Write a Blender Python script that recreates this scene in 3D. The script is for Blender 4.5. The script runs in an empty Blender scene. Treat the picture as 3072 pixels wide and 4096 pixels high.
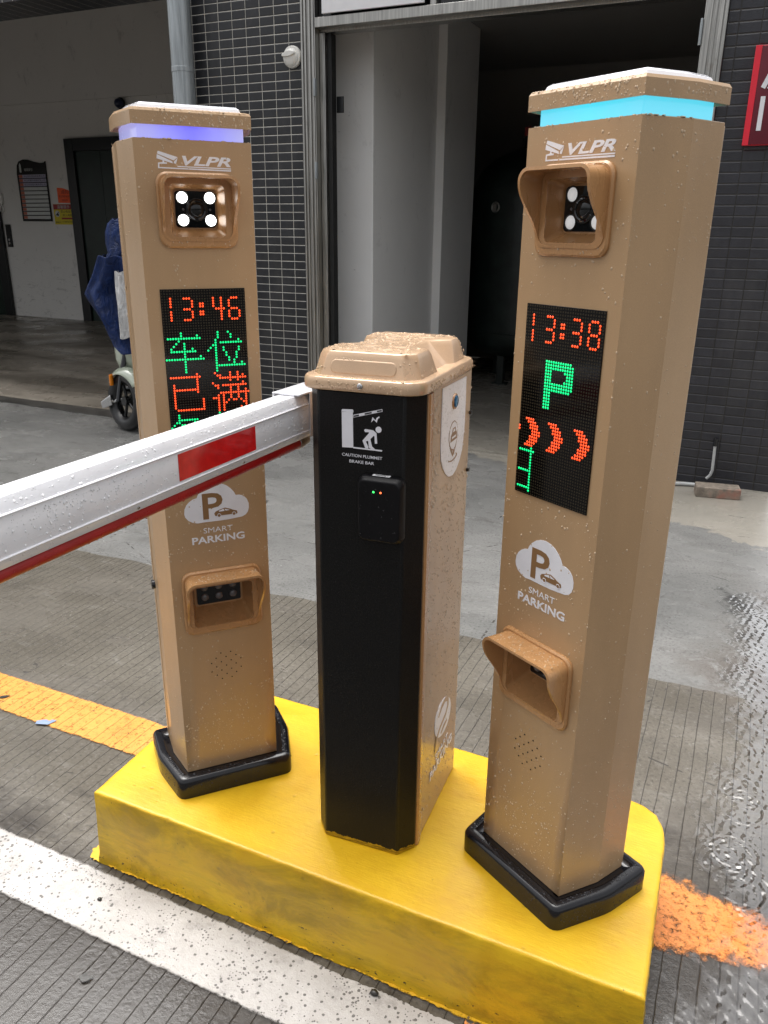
import bpy, math, random
import numpy as np
from mathutils import Matrix, Vector, noise as mnoise
random.seed(7)
S = bpy.context.scene
COL = S.collection
PI = math.pi

# ------------------------------------------------------------------ camera
cam = bpy.data.cameras.new('camera')
cam.sensor_fit = 'VERTICAL'; cam.sensor_height = 36.0; cam.sensor_width = 27.0
cam.lens = 3164.9 / 4096 * 36
cam.clip_start = 0.02; cam.clip_end = 600
co = bpy.data.objects.new('camera', cam); COL.objects.link(co)
_r = Vector((0.9075, 0.42, 0.0097)); _f = Vector((-0.3927, 0.8563, -0.3356)).normalized()
_r = (_r - _f * _r.dot(_f)).normalized(); _u = _r.cross(_f)
co.matrix_world = Matrix(((_r.x, _u.x, -_f.x, 0), (_r.y, _u.y, -_f.y, 0), (_r.z, _u.z, -_f.z, 1.4107), (0, 0, 0, 1)))
S.camera = co

# ------------------------------------------------------------------ light
SUN_EL, SUN_AZ = math.radians(72), math.radians(305)     # azimuth clockwise from +Y
w = bpy.data.worlds.new('World'); S.world = w; w.use_nodes = True
wn = w.node_tree; wn.nodes.clear()
sky = wn.nodes.new('ShaderNodeTexSky'); sky.sky_type = 'NISHITA'; sky.sun_disc = False
sky.sun_elevation = SUN_EL; sky.sun_rotation = SUN_AZ; sky.dust_density = 8; sky.air_density = 1.0; sky.ozone_density = 1.0
hs = wn.nodes.new('ShaderNodeHueSaturation'); hs.inputs['Saturation'].default_value = 0.15
bg = wn.nodes.new('ShaderNodeBackground'); bg.inputs['Strength'].default_value = 0.15
wo = wn.nodes.new('ShaderNodeOutputWorld')
wn.links.new(sky.outputs[0], hs.inputs['Color']); wn.links.new(hs.outputs[0], bg.inputs[0]); wn.links.new(bg.outputs[0], wo.inputs[0])
sl = bpy.data.lights.new('sun', 'SUN'); sl.energy = 1.1; sl.angle = math.radians(60); sl.color = (1, 0.97, 0.93)
so = bpy.data.objects.new('sun', sl); COL.objects.link(so)
_d = Vector((math.sin(SUN_AZ) * math.cos(SUN_EL), math.cos(SUN_AZ) * math.cos(SUN_EL), math.sin(SUN_EL)))
so.rotation_euler = _d.to_track_quat('Z', 'Y').to_euler()
S.view_settings.view_transform = 'Standard'; S.view_settings.look = 'None'
S.view_settings.gamma = 1; S.view_settings.use_curve_mapping = False
S.view_settings.exposure = 0.95
S.render.engine = 'CYCLES'
S.cycles.max_bounces = 8; S.cycles.transparent_max_bounces = 12

# ------------------------------------------------------------------ materials
class NT:
    def __init__(s, name):
        s.m = bpy.data.materials.new(name); s.m.use_nodes = True
        s.t = s.m.node_tree; s.t.nodes.clear()
        s.out = s.t.nodes.new('ShaderNodeOutputMaterial')
        s._co = None
    def n(s, typ, **kw):
        n = s.t.nodes.new(typ)
        for k, v in kw.items(): setattr(n, k, v)
        return n
    def put(s, sock, v):
        if hasattr(v, 'is_output') or hasattr(v, 'node'): s.t.links.new(v, sock)
        elif isinstance(v, (tuple, list)) and len(v) == 3 and sock.type == 'RGBA': sock.default_value = (*v, 1)
        else: sock.default_value = v
    def co(s):
        if s._co is None: s._co = s.n('ShaderNodeTexCoord').outputs['Object']
        return s._co
    def pos(s): return s.n('ShaderNodeNewGeometry').outputs['Position']
    def xyz(s, v):
        q = s.n('ShaderNodeSeparateXYZ'); s.put(q.inputs[0], v); return q.outputs
    def comb(s, x, y, z):
        q = s.n('ShaderNodeCombineXYZ')
        for i, v in enumerate((x, y, z)): s.put(q.inputs[i], v)
        return q.outputs[0]
    def math(s, op, a, b=0.0, c=0.0, clamp=False):
        q = s.n('ShaderNodeMath', operation=op, use_clamp=clamp)
        for i, v in enumerate((a, b, c)): s.put(q.inputs[i], v)
        return q.outputs[0]
    def vscale(s, v, sc):
        q = s.n('ShaderNodeVectorMath', operation='MULTIPLY'); s.put(q.inputs[0], v); q.inputs[1].default_value = sc; return q.outputs[0]
    def noise(s, v, scale, detail=4, rough=0.55, dist=0.0):
        q = s.n('ShaderNodeTexNoise'); s.put(q.inputs['Vector'], v)
        q.inputs['Scale'].default_value = scale; q.inputs['Detail'].default_value = detail
        q.inputs['Roughness'].default_value = rough; q.inputs['Distortion'].default_value = dist
        return q.outputs['Fac']
    def vor(s, v, scale, feature='F1'):
        q = s.n('ShaderNodeTexVoronoi', feature=feature); s.put(q.inputs['Vector'], v); q.inputs['Scale'].default_value = scale
        return q.outputs['Distance']
    def ramp(s, f, pts):
        q = s.n('ShaderNodeValToRGB'); s.put(q.inputs[0], f)
        e = q.color_ramp.elements
        while len(e) < len(pts): e.new(0.5)
        for el, (p, c) in zip(e, pts):
            el.position = p; el.color = (c, c, c, 1) if not isinstance(c, (tuple, list)) else (*c, 1)
        return q.outputs[0]
    def mix(s, f, a, b, mode='MIX'):
        q = s.n('ShaderNodeMix', data_type='RGBA', blend_type=mode)
        s.put(q.inputs['Factor'], f); s.put(q.inputs['A'], a) if False else None
        ins = [i for i in q.inputs if i.type == 'RGBA']
        s.put(ins[0], a); s.put(ins[1], b)
        return [o for o in q.outputs if o.type == 'RGBA'][0]
    def bump(s, h, strength=0.3, dist=0.01):
        q = s.n('ShaderNodeBump'); s.put(q.inputs['Height'], h)
        q.inputs['Strength'].default_value = strength; q.inputs['Distance'].default_value = dist
        return q.outputs[0]
    def pbr(s, color, rough=0.5, metal=0.0, normal=None, coat=0.0, coat_rough=0.1, spec=0.5, emis=None, es=0.0):
        p = s.n('ShaderNodeBsdfPrincipled')
        s.put(p.inputs['Base Color'], color); s.put(p.inputs['Roughness'], rough); s.put(p.inputs['Metallic'], metal)
        s.put(p.inputs['Coat Weight'], coat); s.put(p.inputs['Coat Roughness'], coat_rough); s.put(p.inputs['Specular IOR Level'], spec)
        if normal is not None: s.put(p.inputs['Normal'], normal)
        if emis is not None: s.put(p.inputs['Emission Color'], emis); p.inputs['Emission Strength'].default_value = es
        return p.outputs[0]
    def done(s, sh):
        s.t.links.new(sh, s.out.inputs[0]); return s.m
    def alpha(s, sh, fac):
        tr = s.n('ShaderNodeBsdfTransparent'); m = s.n('ShaderNodeMixShader')
        s.put(m.inputs[0], fac); s.t.links.new(tr.outputs[0], m.inputs[1]); s.t.links.new(sh, m.inputs[2])
        return m.outputs[0]

def simple(name, color, rough=0.5, metal=0.0, var=0.12, scale=25, bump=0.0, bscale=200, **kw):
    t = NT(name); v = t.co()
    n = t.noise(v, scale, 5)
    c = t.mix(t.ramp(n, [(0.3, 0.0), (0.7, 1.0)]), tuple(x * (1 - var) for x in color), tuple(min(1, x * (1 + var)) for x in color))
    nm = t.bump(t.noise(v, bscale, 3), bump, 0.002) if bump else None
    return t.done(t.pbr(c, rough, metal, nm, **kw))

def m_bronze(name, col, rough, metal):
    t = NT(name); v = t.co()
    big = t.noise(t.vscale(v, (1, 1, 0.25)), 9, 4)
    c = t.mix(t.ramp(big, [(0.3, 0.0), (0.7, 1.0)]), tuple(x * 0.9 for x in col), tuple(x * 1.08 for x in col))
    fl = t.noise(v, 900, 2)
    c = t.mix(t.ramp(fl, [(0.4, 0.0), (0.75, 0.35)]), c, tuple(min(1, x * 1.5) for x in col))
    r = t.math('MULTIPLY_ADD', t.noise(t.vscale(v, (1, 1, .3)), 30, 5), 0.18, rough - 0.09)
    return t.done(t.pbr(c, r, metal, t.bump(t.noise(v, 500, 2), 0.04, 0.001), coat=0.35, coat_rough=0.22))

M = {}
M['bronze'] = m_bronze('bronze_paint', (0.425, 0.272, 0.142), 0.33, 0.05)
M['bronze_plastic'] = m_bronze('bronze_plastic', (0.44, 0.235, 0.098), 0.27, 0.1)
M['lid'] = m_bronze('gold_plastic', (0.54, 0.37, 0.235), 0.24, 0.2)
M['white_ink'] = simple('white_print', (0.78, 0.78, 0.82), 0.45, var=0.05, bump=0.15, bscale=400)
M['brown_ink'] = simple('brown_print', (0.25, 0.135, 0.055), 0.45, var=0.05)
M['white_plate'] = simple('white_acrylic_plate', (0.80, 0.80, 0.84), 0.15, var=0.03, coat=0.6)
M['black_plastic'] = simple('black_plastic', (0.006, 0.006, 0.008), 0.16, var=0.2, bump=0.08, bscale=90)
M['reader_plastic'] = simple('dull_black_plastic', (0.003, 0.003, 0.004), 0.42, var=0.2, bump=0.05, bscale=90, spec=0.25)
M['black_gloss'] = simple('black_gloss', (0.004, 0.004, 0.005), 0.08, var=0.1)
M['black_matte'] = simple('black_matte', (0.008, 0.008, 0.008), 0.6)
M['glass_dark'] = simple('dark_lens_glass', (0.006, 0.007, 0.008), 0.04, var=0.1)
M['chrome'] = simple('chrome', (0.55, 0.55, 0.55), 0.18, 1.0, var=0.05)
M['steel'] = None
M['lens_ring'] = simple('lens_ring', (0.03, 0.03, 0.03), 0.25, 0.6)
M['grey_lens'] = simple('clear_sensor_lens', (0.10, 0.10, 0.11), 0.05, var=0.2, coat=1.0)
M['white_paint'] = simple('white_arm_paint', (0.82, 0.82, 0.85), 0.22, var=0.03, bump=0.02, coat=0.6)
M['red_tape'] = simple('red_reflective_tape', (0.62, 0.012, 0.012), 0.16, var=0.15, scale=60, coat=0.6)
M['red_rubber'] = simple('red_rubber', (0.38, 0.008, 0.008), 0.34, var=0.15, bump=0.15, bscale=120)
M['rubber'] = simple('tyre_rubber', (0.012, 0.012, 0.013), 0.35)
M['mint'] = simple('pale_mint_paint', (0.45, 0.50, 0.40), 0.12, var=0.03, coat=0.8)
M['orange_lens'] = simple('orange_lens', (0.75, 0.22, 0.01), 0.1)
M['wall_white'] = None
M['dark_green'] = simple('dark_green_paint', (0.003, 0.014, 0.009), 0.35, var=0.3, scale=6)
M['dark_frame'] = simple('dark_stone_frame', (0.007, 0.008, 0.009), 0.3, var=0.2)
M['tank'] = simple('dark_tank_paint', (0.008, 0.014, 0.012), 0.4, var=0.5, scale=8, bump=0.2, bscale=40)
M['pvc_white'] = simple('white_pvc', (0.75, 0.74, 0.70), 0.35, var=0.04)
M['grey_pipe'] = simple('grey_plastic_pipe', (0.42, 0.43, 0.43), 0.4)
M['sign_white'] = simple('white_sign_board', (0.80, 0.80, 0.82), 0.3, var=0.02)
M['maroon'] = simple('maroon_acrylic', (0.13, 0.006, 0.018), 0.12, var=0.2, scale=4)
M['sign_red'] = simple('bright_red_edge', (0.75, 0.02, 0.045), 0.3, var=0.05)
M['orange_paper'] = simple('fluorescent_orange_paper', (0.85, 0.12, 0.03), 0.6, var=0.05)
M['yellow_paper'] = simple('yellow_notice', (0.62, 0.50, 0.02), 0.5, var=0.05)
M['red_ink'] = simple('dark_red_ink', (0.30, 0.02, 0.02), 0.5)
M['row_white'] = simple('white_name_strip', (0.52, 0.54, 0.52), 0.25, var=0.04)
M['row_violet'] = simple('violet_name_strip', (0.42, 0.40, 0.52), 0.3, var=0.04)
M['row_orange'] = simple('floor_number_tab', (0.42, 0.12, 0.07), 0.4)
M['blue_lock'] = simple('blue_lock_core', (0.02, 0.12, 0.25), 0.12, 0.5)
M['blue_scrap'] = simple('blue_grey_scrap', (0.20, 0.26, 0.38), 0.5)
M['leaf'] = simple('dark_leaf', (0.02, 0.018, 0.015), 0.4)
M['brown_leaf'] = simple('brown_leaf', (0.12, 0.045, 0.02), 0.5)
def m_lit_drop(name, tint):  # opaque drops; tint lightened to paint in the sky light they gather
    t = NT(name)
    c = t.mix(t.noise(t.co(), 180, 2), tuple(a * .8 for a in tint), tint)
    return t.done(t.pbr(c, 0.07, 0, spec=0.45))
M['drop_bronze'] = m_lit_drop('water_on_bronze', (0.60, 0.45, 0.30))
M['drop_side'] = m_lit_drop('water_on_sheen', (0.66, 0.54, 0.42))  # paler copy, painted to match the sky sheen on the cabinet side
M['drop_white'] = m_lit_drop('water_on_white', (0.86, 0.86, 0.88))
M['drop_black'] = m_lit_drop('water_on_black', (0.02, 0.02, 0.024))

def m_emit(name, col, s, base=None):
    t = NT(name)
    n = t.noise(t.co(), 300, 2)
    c = t.mix(n, tuple(x * 0.8 for x in col), col)
    return t.done(t.pbr(base or col, 0.3, 0, emis=c, es=s))
M['led_red'] = m_emit('lit_red_dot', (1, 0.075, 0.015), 0.85)
M['led_green'] = m_emit('lit_green_dot', (0.0, 0.85, 0.24), 0.6)
M['lamp_hot'] = m_emit('lit_white_lamp', (1, 1, 0.96), 3.0)
M['lamp_dim'] = m_emit('dim_white_lamp', (1, 1, 1), 0.2, (0.6, 0.6, 0.6))
M['ind_green'] = m_emit('green_indicator', (0.05, 0.9, 0.15), 1.2)
M['ind_red'] = m_emit('red_indicator', (1, 0.16, 0.05), 1.2)
def m_band(name, c0, c1, s):
    t = NT(name); v = t.co()
    x = t.xyz(v)
    f = t.math('ABSOLUTE', t.math('DIVIDE', x[0], 0.10))
    f = t.math('ADD', f, t.math('MULTIPLY_ADD', t.noise(v, 22, 2), 0.5, -0.25), clamp=True)
    return t.done(t.pbr((0.25, 0.27, 0.3), 0.12, 0, emis=t.mix(f, c0, c1), es=s, coat=0.6))
M['band_blue'] = m_band('violet_light_band', (0.13, 0.12, 0.85), (0.30, 0.30, 0.62), 0.65)
M['band_cyan'] = m_band('cyan_light_band', (0.04, 0.62, 0.80), (0.07, 0.55, 0.72), 0.62)

def m_display():
    t = NT('led_matrix'); x = t.xyz(t.co())
    p = 0.1584 / 32
    def cell(a, off):
        f = t.math('FRACT', t.math('DIVIDE', t.math('ADD', a, off), p))
        return t.math('ABSOLUTE', t.math('SUBTRACT', f, 0.5))
    d = t.math('MAXIMUM', cell(x[0], 0.0792), cell(x[2], 1.0 * p * 200 - 0.7914))
    k = t.math('LESS_THAN', d, 0.27)
    c = t.mix(k, (0.0015, 0.0015, 0.0018), (0.026, 0.020, 0.010))
    return t.done(t.pbr(c, t.math('MULTIPLY_ADD', k, 0.25, 0.12), 0, spec=0.3))
M['display'] = m_display()

def m_panel_black():
    t = NT('black_textured_powder'); v = t.co()
    h = t.noise(v, 380, 3, 0.6)
    c = t.ramp(h, [(0.35, 0.003), (0.7, 0.012)])
    x = t.xyz(v)
    # smeared yellow paint along the foot of the panel
    lim = t.math('MULTIPLY_ADD', t.noise(t.vscale(v, (1, 1, 0)), 40, 7, .75), 0.030, -0.003)
    k = t.math('LESS_THAN', x[2], lim)
    c = t.mix(t.math('MULTIPLY', k, t.ramp(t.noise(t.vscale(v, (.4, .4, 3)), 70, 5, .7), [(0.35, 0.15), (0.6, 0.95)])), c, (0.50, 0.30, 0.012))
    return t.done(t.pbr(c, t.math('MULTIPLY_ADD', h, 0.35, 0.22), 0, t.bump(h, 0.5, 0.0010), spec=0.22))
M['panel_black'] = m_panel_black()

def m_yellow():
    t = NT('yellow_kerb_paint'); v = t.pos(); x = t.xyz(v)
    n = t.noise(v, 6, 6, 0.6, 0.4); n2 = t.noise(t.vscale(v, (0.25, 1, 2.5)), 20, 5, .6)
    c = t.mix(t.ramp(n, [(0.35, 0.0), (0.68, 1.0)]), (0.61, 0.345, 0.006), (0.70, 0.435, 0.010))
    c = t.mix(t.ramp(n2, [(0.5, 0.0), (0.75, 0.55)]), c, (0.55, 0.28, 0.008))
    # grime: green-black stains and scuffs
    g = t.noise(t.vscale(v, (0.55, 1, 1.2)), 9, 10, 0.74, 0.5)
    nrm = t.xyz(t.n('ShaderNodeNewGeometry').outputs['Normal'])
    side = t.math('LESS_THAN', nrm[2], 0.6)
    gm = t.math('MULTIPLY', t.ramp(g, [(0.44, 0.0), (0.64, 0.58)]), t.math('MULTIPLY_ADD', side, 0.85, 0.15))
    c = t.mix(gm, c, (0.20, 0.135, 0.006))
    sp = t.noise(t.vscale(v, (1, 1, 1.5)), 70, 4, 0.7)
    lowmask = t.math('MULTIPLY', t.math('LESS_THAN', x[2], t.math('MULTIPLY_ADD', t.noise(v, 9, 4), 0.16, -0.035)), side)
    c = t.mix(t.math('MULTIPLY', t.ramp(sp, [(0.62, 0.0), (0.66, 1.0)]), lowmask), c, (0.02, 0.018, 0.012))
    c = t.mix(t.ramp(t.noise(v, 120, 2), [(0.74, 0.0), (0.77, 0.8)]), c, (0.10, 0.07, 0.01))
    pit = t.math('MULTIPLY', t.math('SUBTRACT', 1.0, t.math('DIVIDE', t.vor(v, 26), 0.16), clamp=True), t.math('GREATER_THAN', t.noise(v, 7, 3), 0.54))
    c = t.mix(t.math('MULTIPLY', pit, 0.45), c, (0.20, 0.12, 0.01))
    h = t.math('ADD', t.math('MULTIPLY', t.noise(v, 14, 8, .65), 1.0), t.math('MULTIPLY', t.noise(t.vscale(v, (0.15, 1, 1)), 160, 3), 0.25))
    h = t.math('SUBTRACT', h, t.math('MULTIPLY', pit, 0.5))
    return t.done(t.pbr(c, t.math('MULTIPLY_ADD', n, 0.35, 0.24), 0, t.bump(h, 0.4, 0.004), coat=0.1, coat_rough=0.25))
M['yellow'] = m_yellow()

GP = 0.0362       # spacing of the brushed grooves
def groove_nodes(t, v):
    x = t.xyz(v)
    gx = t.math('ADD', x[0], t.math('MULTIPLY_ADD', t.noise(t.vscale(v, (1, .35, 0)), 3.0, 2), 0.014, -0.007))
    gx = t.math('ADD', gx, t.math('MULTIPLY_ADD', t.noise(t.vscale(v, (1, .5, 0)), 40, 2), 0.004, -0.002))
    f = t.math('ABSOLUTE', t.math('SUBTRACT', t.math('FRACT', t.math('DIVIDE', gx, GP)), 0.5))
    wid = t.math('MULTIPLY_ADD', t.noise(t.vscale(v, (1, .15, 0)), 22, 3), 0.085, 0.006)
    line = t.math('SUBTRACT', 1.0, t.math('DIVIDE', f, wid), clamp=True)
    edge = t.math('ADD', 2.5, t.math('MULTIPLY_ADD', t.noise(v, 2.2, 3), 0.10, -0.05))
    zone = t.math('LESS_THAN', x[1], edge)
    return x, t.math('MULTIPLY', line, zone), zone

def m_ground():
    t = NT('wet_concrete'); v = t.pos()
    x, line, zone = groove_nodes(t, v)
    st = t.vscale(v, (1.0, 1.6, 1.0))
    n1 = t.noise(st, 1.1, 8, 0.62, 0.4); n2 = t.noise(t.vscale(v, (0.8, 1.6, 1)), 7, 8, 0.68, 0.6); n3 = t.noise(v, 90, 4, 0.7)
    smooth = t.mix(t.ramp(n1, [(0.33, 0.0), (0.66, 1.0)]), (0.135, 0.135, 0.130), (0.215, 0.212, 0.203))
    rough_ = t.mix(t.ramp(n1, [(0.33, 0.0), (0.66, 1.0)]), (0.086, 0.077, 0.063), (0.150, 0.136, 0.114))
    c = t.mix(zone, smooth, rough_)
    c = t.mix(t.ramp(n2, [(0.33, 0.38), (0.46, 0.0)]), c, (0.062, 0.057, 0.051))
    c = t.mix(t.ramp(n2, [(0.58, 0.0), (0.74, 0.30)]), c, (0.29, 0.285, 0.27))
    c = t.mix(t.ramp(n3, [(0.32, 0.7), (0.47, 0.0)]), c, (0.045, 0.041, 0.038))
    c = t.mix(t.ramp(n3, [(0.58, 0.0), (0.74, 0.45)]), c, (0.32, 0.31, 0.30))
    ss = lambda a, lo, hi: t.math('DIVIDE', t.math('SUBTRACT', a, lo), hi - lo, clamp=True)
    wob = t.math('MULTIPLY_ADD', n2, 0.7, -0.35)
    near_dark = t.math('MAXIMUM', ss(t.math('ADD', x[1], wob), 1.18, 0.95), t.math('MULTIPLY', t.math('GREATER_THAN', x[0], -0.03), ss(t.math('ADD', x[1], wob), 1.95, 1.55)))  # darker ground nearest the camera and off the island's right end
    c = t.mix(t.math('MULTIPLY', near_dark, 0.80), c, (0.020, 0.016, 0.014))
    # brown wet patch towards the right lane, cream strip by the right wall
    px = t.math('MULTIPLY', t.ramp(t.math('ADD', t.math('MULTIPLY', x[0], 1.0), t.math('MULTIPLY_ADD', n1, 1.0, -0.1)), [(0.30, 0.0), (0.62, 1.0)]),
                t.ramp(t.math('DIVIDE', x[1], 5.0), [(0.44, 0.0), (0.50, 1.0), (0.63, 1.0), (0.72, 0.0)]))
    pm = t.math('MULTIPLY', px, t.ramp(t.noise(t.vscale(v, (1.3, 1.0, 1)), 8, 9, 0.75, 1.0), [(0.44, 0.0), (0.52, 0.85)]))
    c = t.mix(pm, c, (0.085, 0.070, 0.058))
    cre = t.math('GREATER_THAN', t.math('ADD', x[1], t.math('MULTIPLY_ADD', n2, 0.4, -0.2)), t.math('MULTIPLY_ADD', x[0], -0.55, 4.02))
    c = t.mix(t.math('MULTIPLY', cre, 0.55), c, (0.36, 0.325, 0.265))
    c = t.mix(t.math('MULTIPLY', line, 0.82), c, (0.024, 0.021, 0.018))
    cr = t.vor(t.vscale(v, (1, 1.4, 1)), 1.4, 'DISTANCE_TO_EDGE')
    c = t.mix(t.math('MULTIPLY', t.math('LESS_THAN', cr, 0.0035), t.math('GREATER_THAN', n2, 0.56)), c, (0.06, 0.055, 0.05))
    wet = t.noise(st, 2.6, 6, 0.6, 0.5)
    r = t.ramp(wet, [(0.36, 0.07), (0.62, 0.34)])
    h = t.math('ADD', t.math('MULTIPLY', n2, 0.5), t.math('MULTIPLY', n3, 0.35))
    h = t.math('SUBTRACT', h, t.math('MULTIPLY', line, 0.9))
    return t.done(t.pbr(c, r, 0, t.bump(h, 0.45, 0.006), spec=0.42))
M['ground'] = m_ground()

def m_roadpaint(name, c0, c1, cut, groove=True, rough=0.35, pits=True, band=None, soft=0.05, wear=0.06):
    t = NT(name); v = t.pos()
    x, line, zone = groove_nodes(t, v)
    n = t.noise(v, 5, 7, 0.65, 0.3); f = t.noise(v, 110, 4, 0.7)
    c = t.mix(t.ramp(n, [(0.3, 0.0), (0.7, 1.0)]), c0, c1)
    c = t.mix(t.ramp(t.noise(v, 14, 9, .75), [(0.54, 0.0), (0.72, 0.65)]), c, tuple(a * 0.42 for a in c0))
    k = t.ramp(t.noise(v, 75, 8, 0.78, 0.3), [(cut - soft, 0.0), (cut + soft, 1.0)])
    if band:
        e = t.math('ADD', t.math('ABSOLUTE', t.math('SUBTRACT', x[1], band[0])), t.math('MULTIPLY_ADD', t.noise(v, 30, 8, 0.8), wear, -wear * .5))
        if len(band) > 2: e = t.math('ADD', e, t.math('MULTIPLY', t.math('ADD', x[0], 0.0, clamp=True), band[2]))
        k = t.math('MULTIPLY', k, t.math('DIVIDE', t.math('SUBTRACT', band[1], e), 0.006 if len(band) < 3 else 0.03, clamp=True))
    if pits:
        pv = t.vor(v, 70)
        pk = t.math('MULTIPLY', t.math('LESS_THAN', pv, t.math('MULTIPLY_ADD', t.noise(v, 140, 2), 0.35, 0.04)), t.math('GREATER_THAN', t.noise(v, 25, 3), 0.42))
        pk = t.math('MAXIMUM', pk, t.math('MULTIPLY', t.math('LESS_THAN', t.vor(v, 150), t.math('MULTIPLY_ADD', t.noise(v, 60, 2), 0.5, 0.0)), t.math('GREATER_THAN', t.noise(v, 17, 4, .7), 0.53)))
        c = t.mix(t.math('MULTIPLY', pk, 0.85), c, (0.06, 0.054, 0.05))
    if groove: k = t.math('MULTIPLY', k, t.math('SUBTRACT', 1.0, t.math('MULTIPLY', line, 0.75)))
    sh = t.pbr(c, rough, 0, t.bump(t.math('ADD', f, t.math('MULTIPLY', t.noise(v, 28, 4), .6)), 0.4, 0.004))
    return t.done(t.alpha(sh, k))
M['line_white'] = m_roadpaint('worn_white_road_paint', (0.31, 0.29, 0.27), (0.48, 0.46, 0.44), 0.31, False, band=(0.974, 0.074), wear=0.022)
M['line_orange'] = m_roadpaint('worn_orange_road_paint', (0.58, 0.235, 0.04), (0.68, 0.32, 0.065), 0.40, True, pits=False, band=(1.49, 0.078), wear=0.03, soft=.07)
M['line_orange_wet'] = m_roadpaint('worn_orange_road_paint_wet', (0.58, 0.155, 0.010), (0.66, 0.24, 0.045), 0.42, False, pits=False, band=(1.49, 0.115, .18), wear=0.15, soft=.09)
M['line_orange_low'] = m_roadpaint('worn_orange_road_paint_patch', (0.60, 0.20, 0.03), (0.70, 0.30, 0.09), 0.46, False, pits=False, soft=.09)
M['line_yellow'] = m_roadpaint('yellow_paint_spill', (0.55, 0.30, 0.012), (0.70, 0.42, 0.015), 0.40, False, band=(1.082, .024), wear=.03)

def m_tile(name, tile, grout, ox, oz, pw, ph, gw, bumpy):
    t = NT(name); v = t.pos(); x = t.xyz(v)
    def cell(a, off, p):
        q = t.math('DIVIDE', t.math('SUBTRACT', a, off), p)
        f = t.math('FRACT', q)
        d = t.math('MULTIPLY', t.math('SUBTRACT', 0.5, t.math('ABSOLUTE', t.math('SUBTRACT', f, 0.5))), p)
        return d, t.math('FLOOR', q)
    wob = t.math('MULTIPLY_ADD', t.noise(v, 60, 3), 0.003, -0.0015)
    dx, ix = cell(t.math('ADD', x[0], wob), ox, pw); dz, iz = cell(t.math('ADD', x[2], wob), oz, ph)
    d = t.math('MINIMUM', dx, dz)
    wn_ = t.n('ShaderNodeTexWhiteNoise', noise_dimensions='2D'); t.put(wn_.inputs[0], t.comb(ix, iz, 0))
    k = t.math('LESS_THAN', d, gw)
    n = t.noise(t.vscale(v, (1, 1, 0.4)), 45, 6, 0.7)
    c = t.mix(t.ramp(n, [(0.3, 0.0), (0.75, 1.0)]), tuple(a * 0.75 for a in tile), tuple(a * 1.3 for a in tile))
    c = t.mix(t.math('MULTIPLY', wn_.outputs[0], 0.6), c, tuple(a * 0.45 for a in tile))
    c = t.mix(t.ramp(t.noise(t.vscale(v, (1, 1, .35)), 4, 7, .7), [(0.52, 0.0), (0.75, 0.4)]), c, (0.075, 0.073, 0.070))
    gc = t.mix(t.ramp(t.noise(v, 12, 5), [(0.4, 0.0), (0.7, 1.0)]), tuple(a * 0.7 for a in grout), grout)
    c = t.mix(k, c, gc)
    h = t.math('ADD', t.math('MULTIPLY', t.math('DIVIDE', d, 0.006, clamp=True), 0.7), t.math('MULTIPLY', t.noise(t.vscale(v, (.6, 1, 1)), 120, 4, .7), bumpy))
    return t.done(t.pbr(c, t.math('MULTIPLY_ADD', n, 0.3, 0.22), 0, t.bump(h, 0.7, 0.006)))
M['tile_light'] = m_tile('dark_tile_light_grout', (0.024, 0.025, 0.029), (0.60, 0.58, 0.52), -3.571, 2.726, 0.1052, 0.0525, 0.0021, 0.12)
M['tile_dark'] = m_tile('dark_tile_dark_grout', (0.030, 0.031, 0.039), (0.018, 0.015, 0.012), -0.202, 2.468, 0.107, 0.0538, 0.0026, 0.35)

def m_plaster(name, col, dirt=0.5):
    t = NT(name); v = t.pos()
    n = t.noise(v, 1.5, 6, .6); g = t.noise(t.vscale(v, (1, 1, .6)), 5, 8, 0.75, 0.5)
    c = t.mix(n, tuple(a * 0.85 for a in col), col)
    c = t.mix(t.ramp(g, [(0.58, 0.0), (0.70, dirt)]), c, tuple(a * 0.35 for a in col))
    c = t.mix(t.ramp(t.noise(v, 26, 4), [(0.70, 0.0), (0.74, dirt)]), c, (0.05, 0.048, 0.045))
    if dirt > 0.4:
        z = t.xyz(v)[2]
        sc = t.ramp(t.noise(t.vscale(v, (.55, 1, 2.2)), 7, 9, .82, .6), [(0.56, 0.0), (0.66, 0.75)])
        lowz = t.math('MULTIPLY', t.math('DIVIDE', t.math('SUBTRACT', 1.15, z), 0.5, clamp=True), t.math('GREATER_THAN', t.noise(v, 1.7, 3), 0.42))
        c = t.mix(t.math('MULTIPLY', sc, lowz), c, (0.10, 0.092, 0.082))
    return t.done(t.pbr(c, 0.7, 0, t.bump(t.noise(v, 30, 5), 0.15, 0.004)))
M['plaster'] = m_plaster('dirty_white_plaster', (0.72, 0.70, 0.665))
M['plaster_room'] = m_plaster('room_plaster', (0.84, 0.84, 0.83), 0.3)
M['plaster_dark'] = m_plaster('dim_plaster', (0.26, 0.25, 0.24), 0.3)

def m_floor():
    t = NT('recess_floor_concrete'); v = t.pos()
    n = t.noise(t.vscale(v, (0.5, 1.4, 1)), 1.2, 9, 0.68, 0.6); n3 = t.noise(v, 60, 4, .7)
    c = t.mix(t.ramp(n, [(0.36, 0.0), (0.62, 1.0)]), (0.095, 0.082, 0.065), (0.30, 0.265, 0.22))
    c = t.mix(t.ramp(n3, [(0.3, 0.4), (0.45, 0.0)]), c, (0.06, 0.055, 0.05))
    return t.done(t.pbr(c, t.ramp(t.noise(v, 1.8, 5), [(0.38, 0.12), (0.6, 0.5)]), 0, t.bump(n3, 0.25, 0.004)))
M['floor'] = m_floor()

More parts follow.
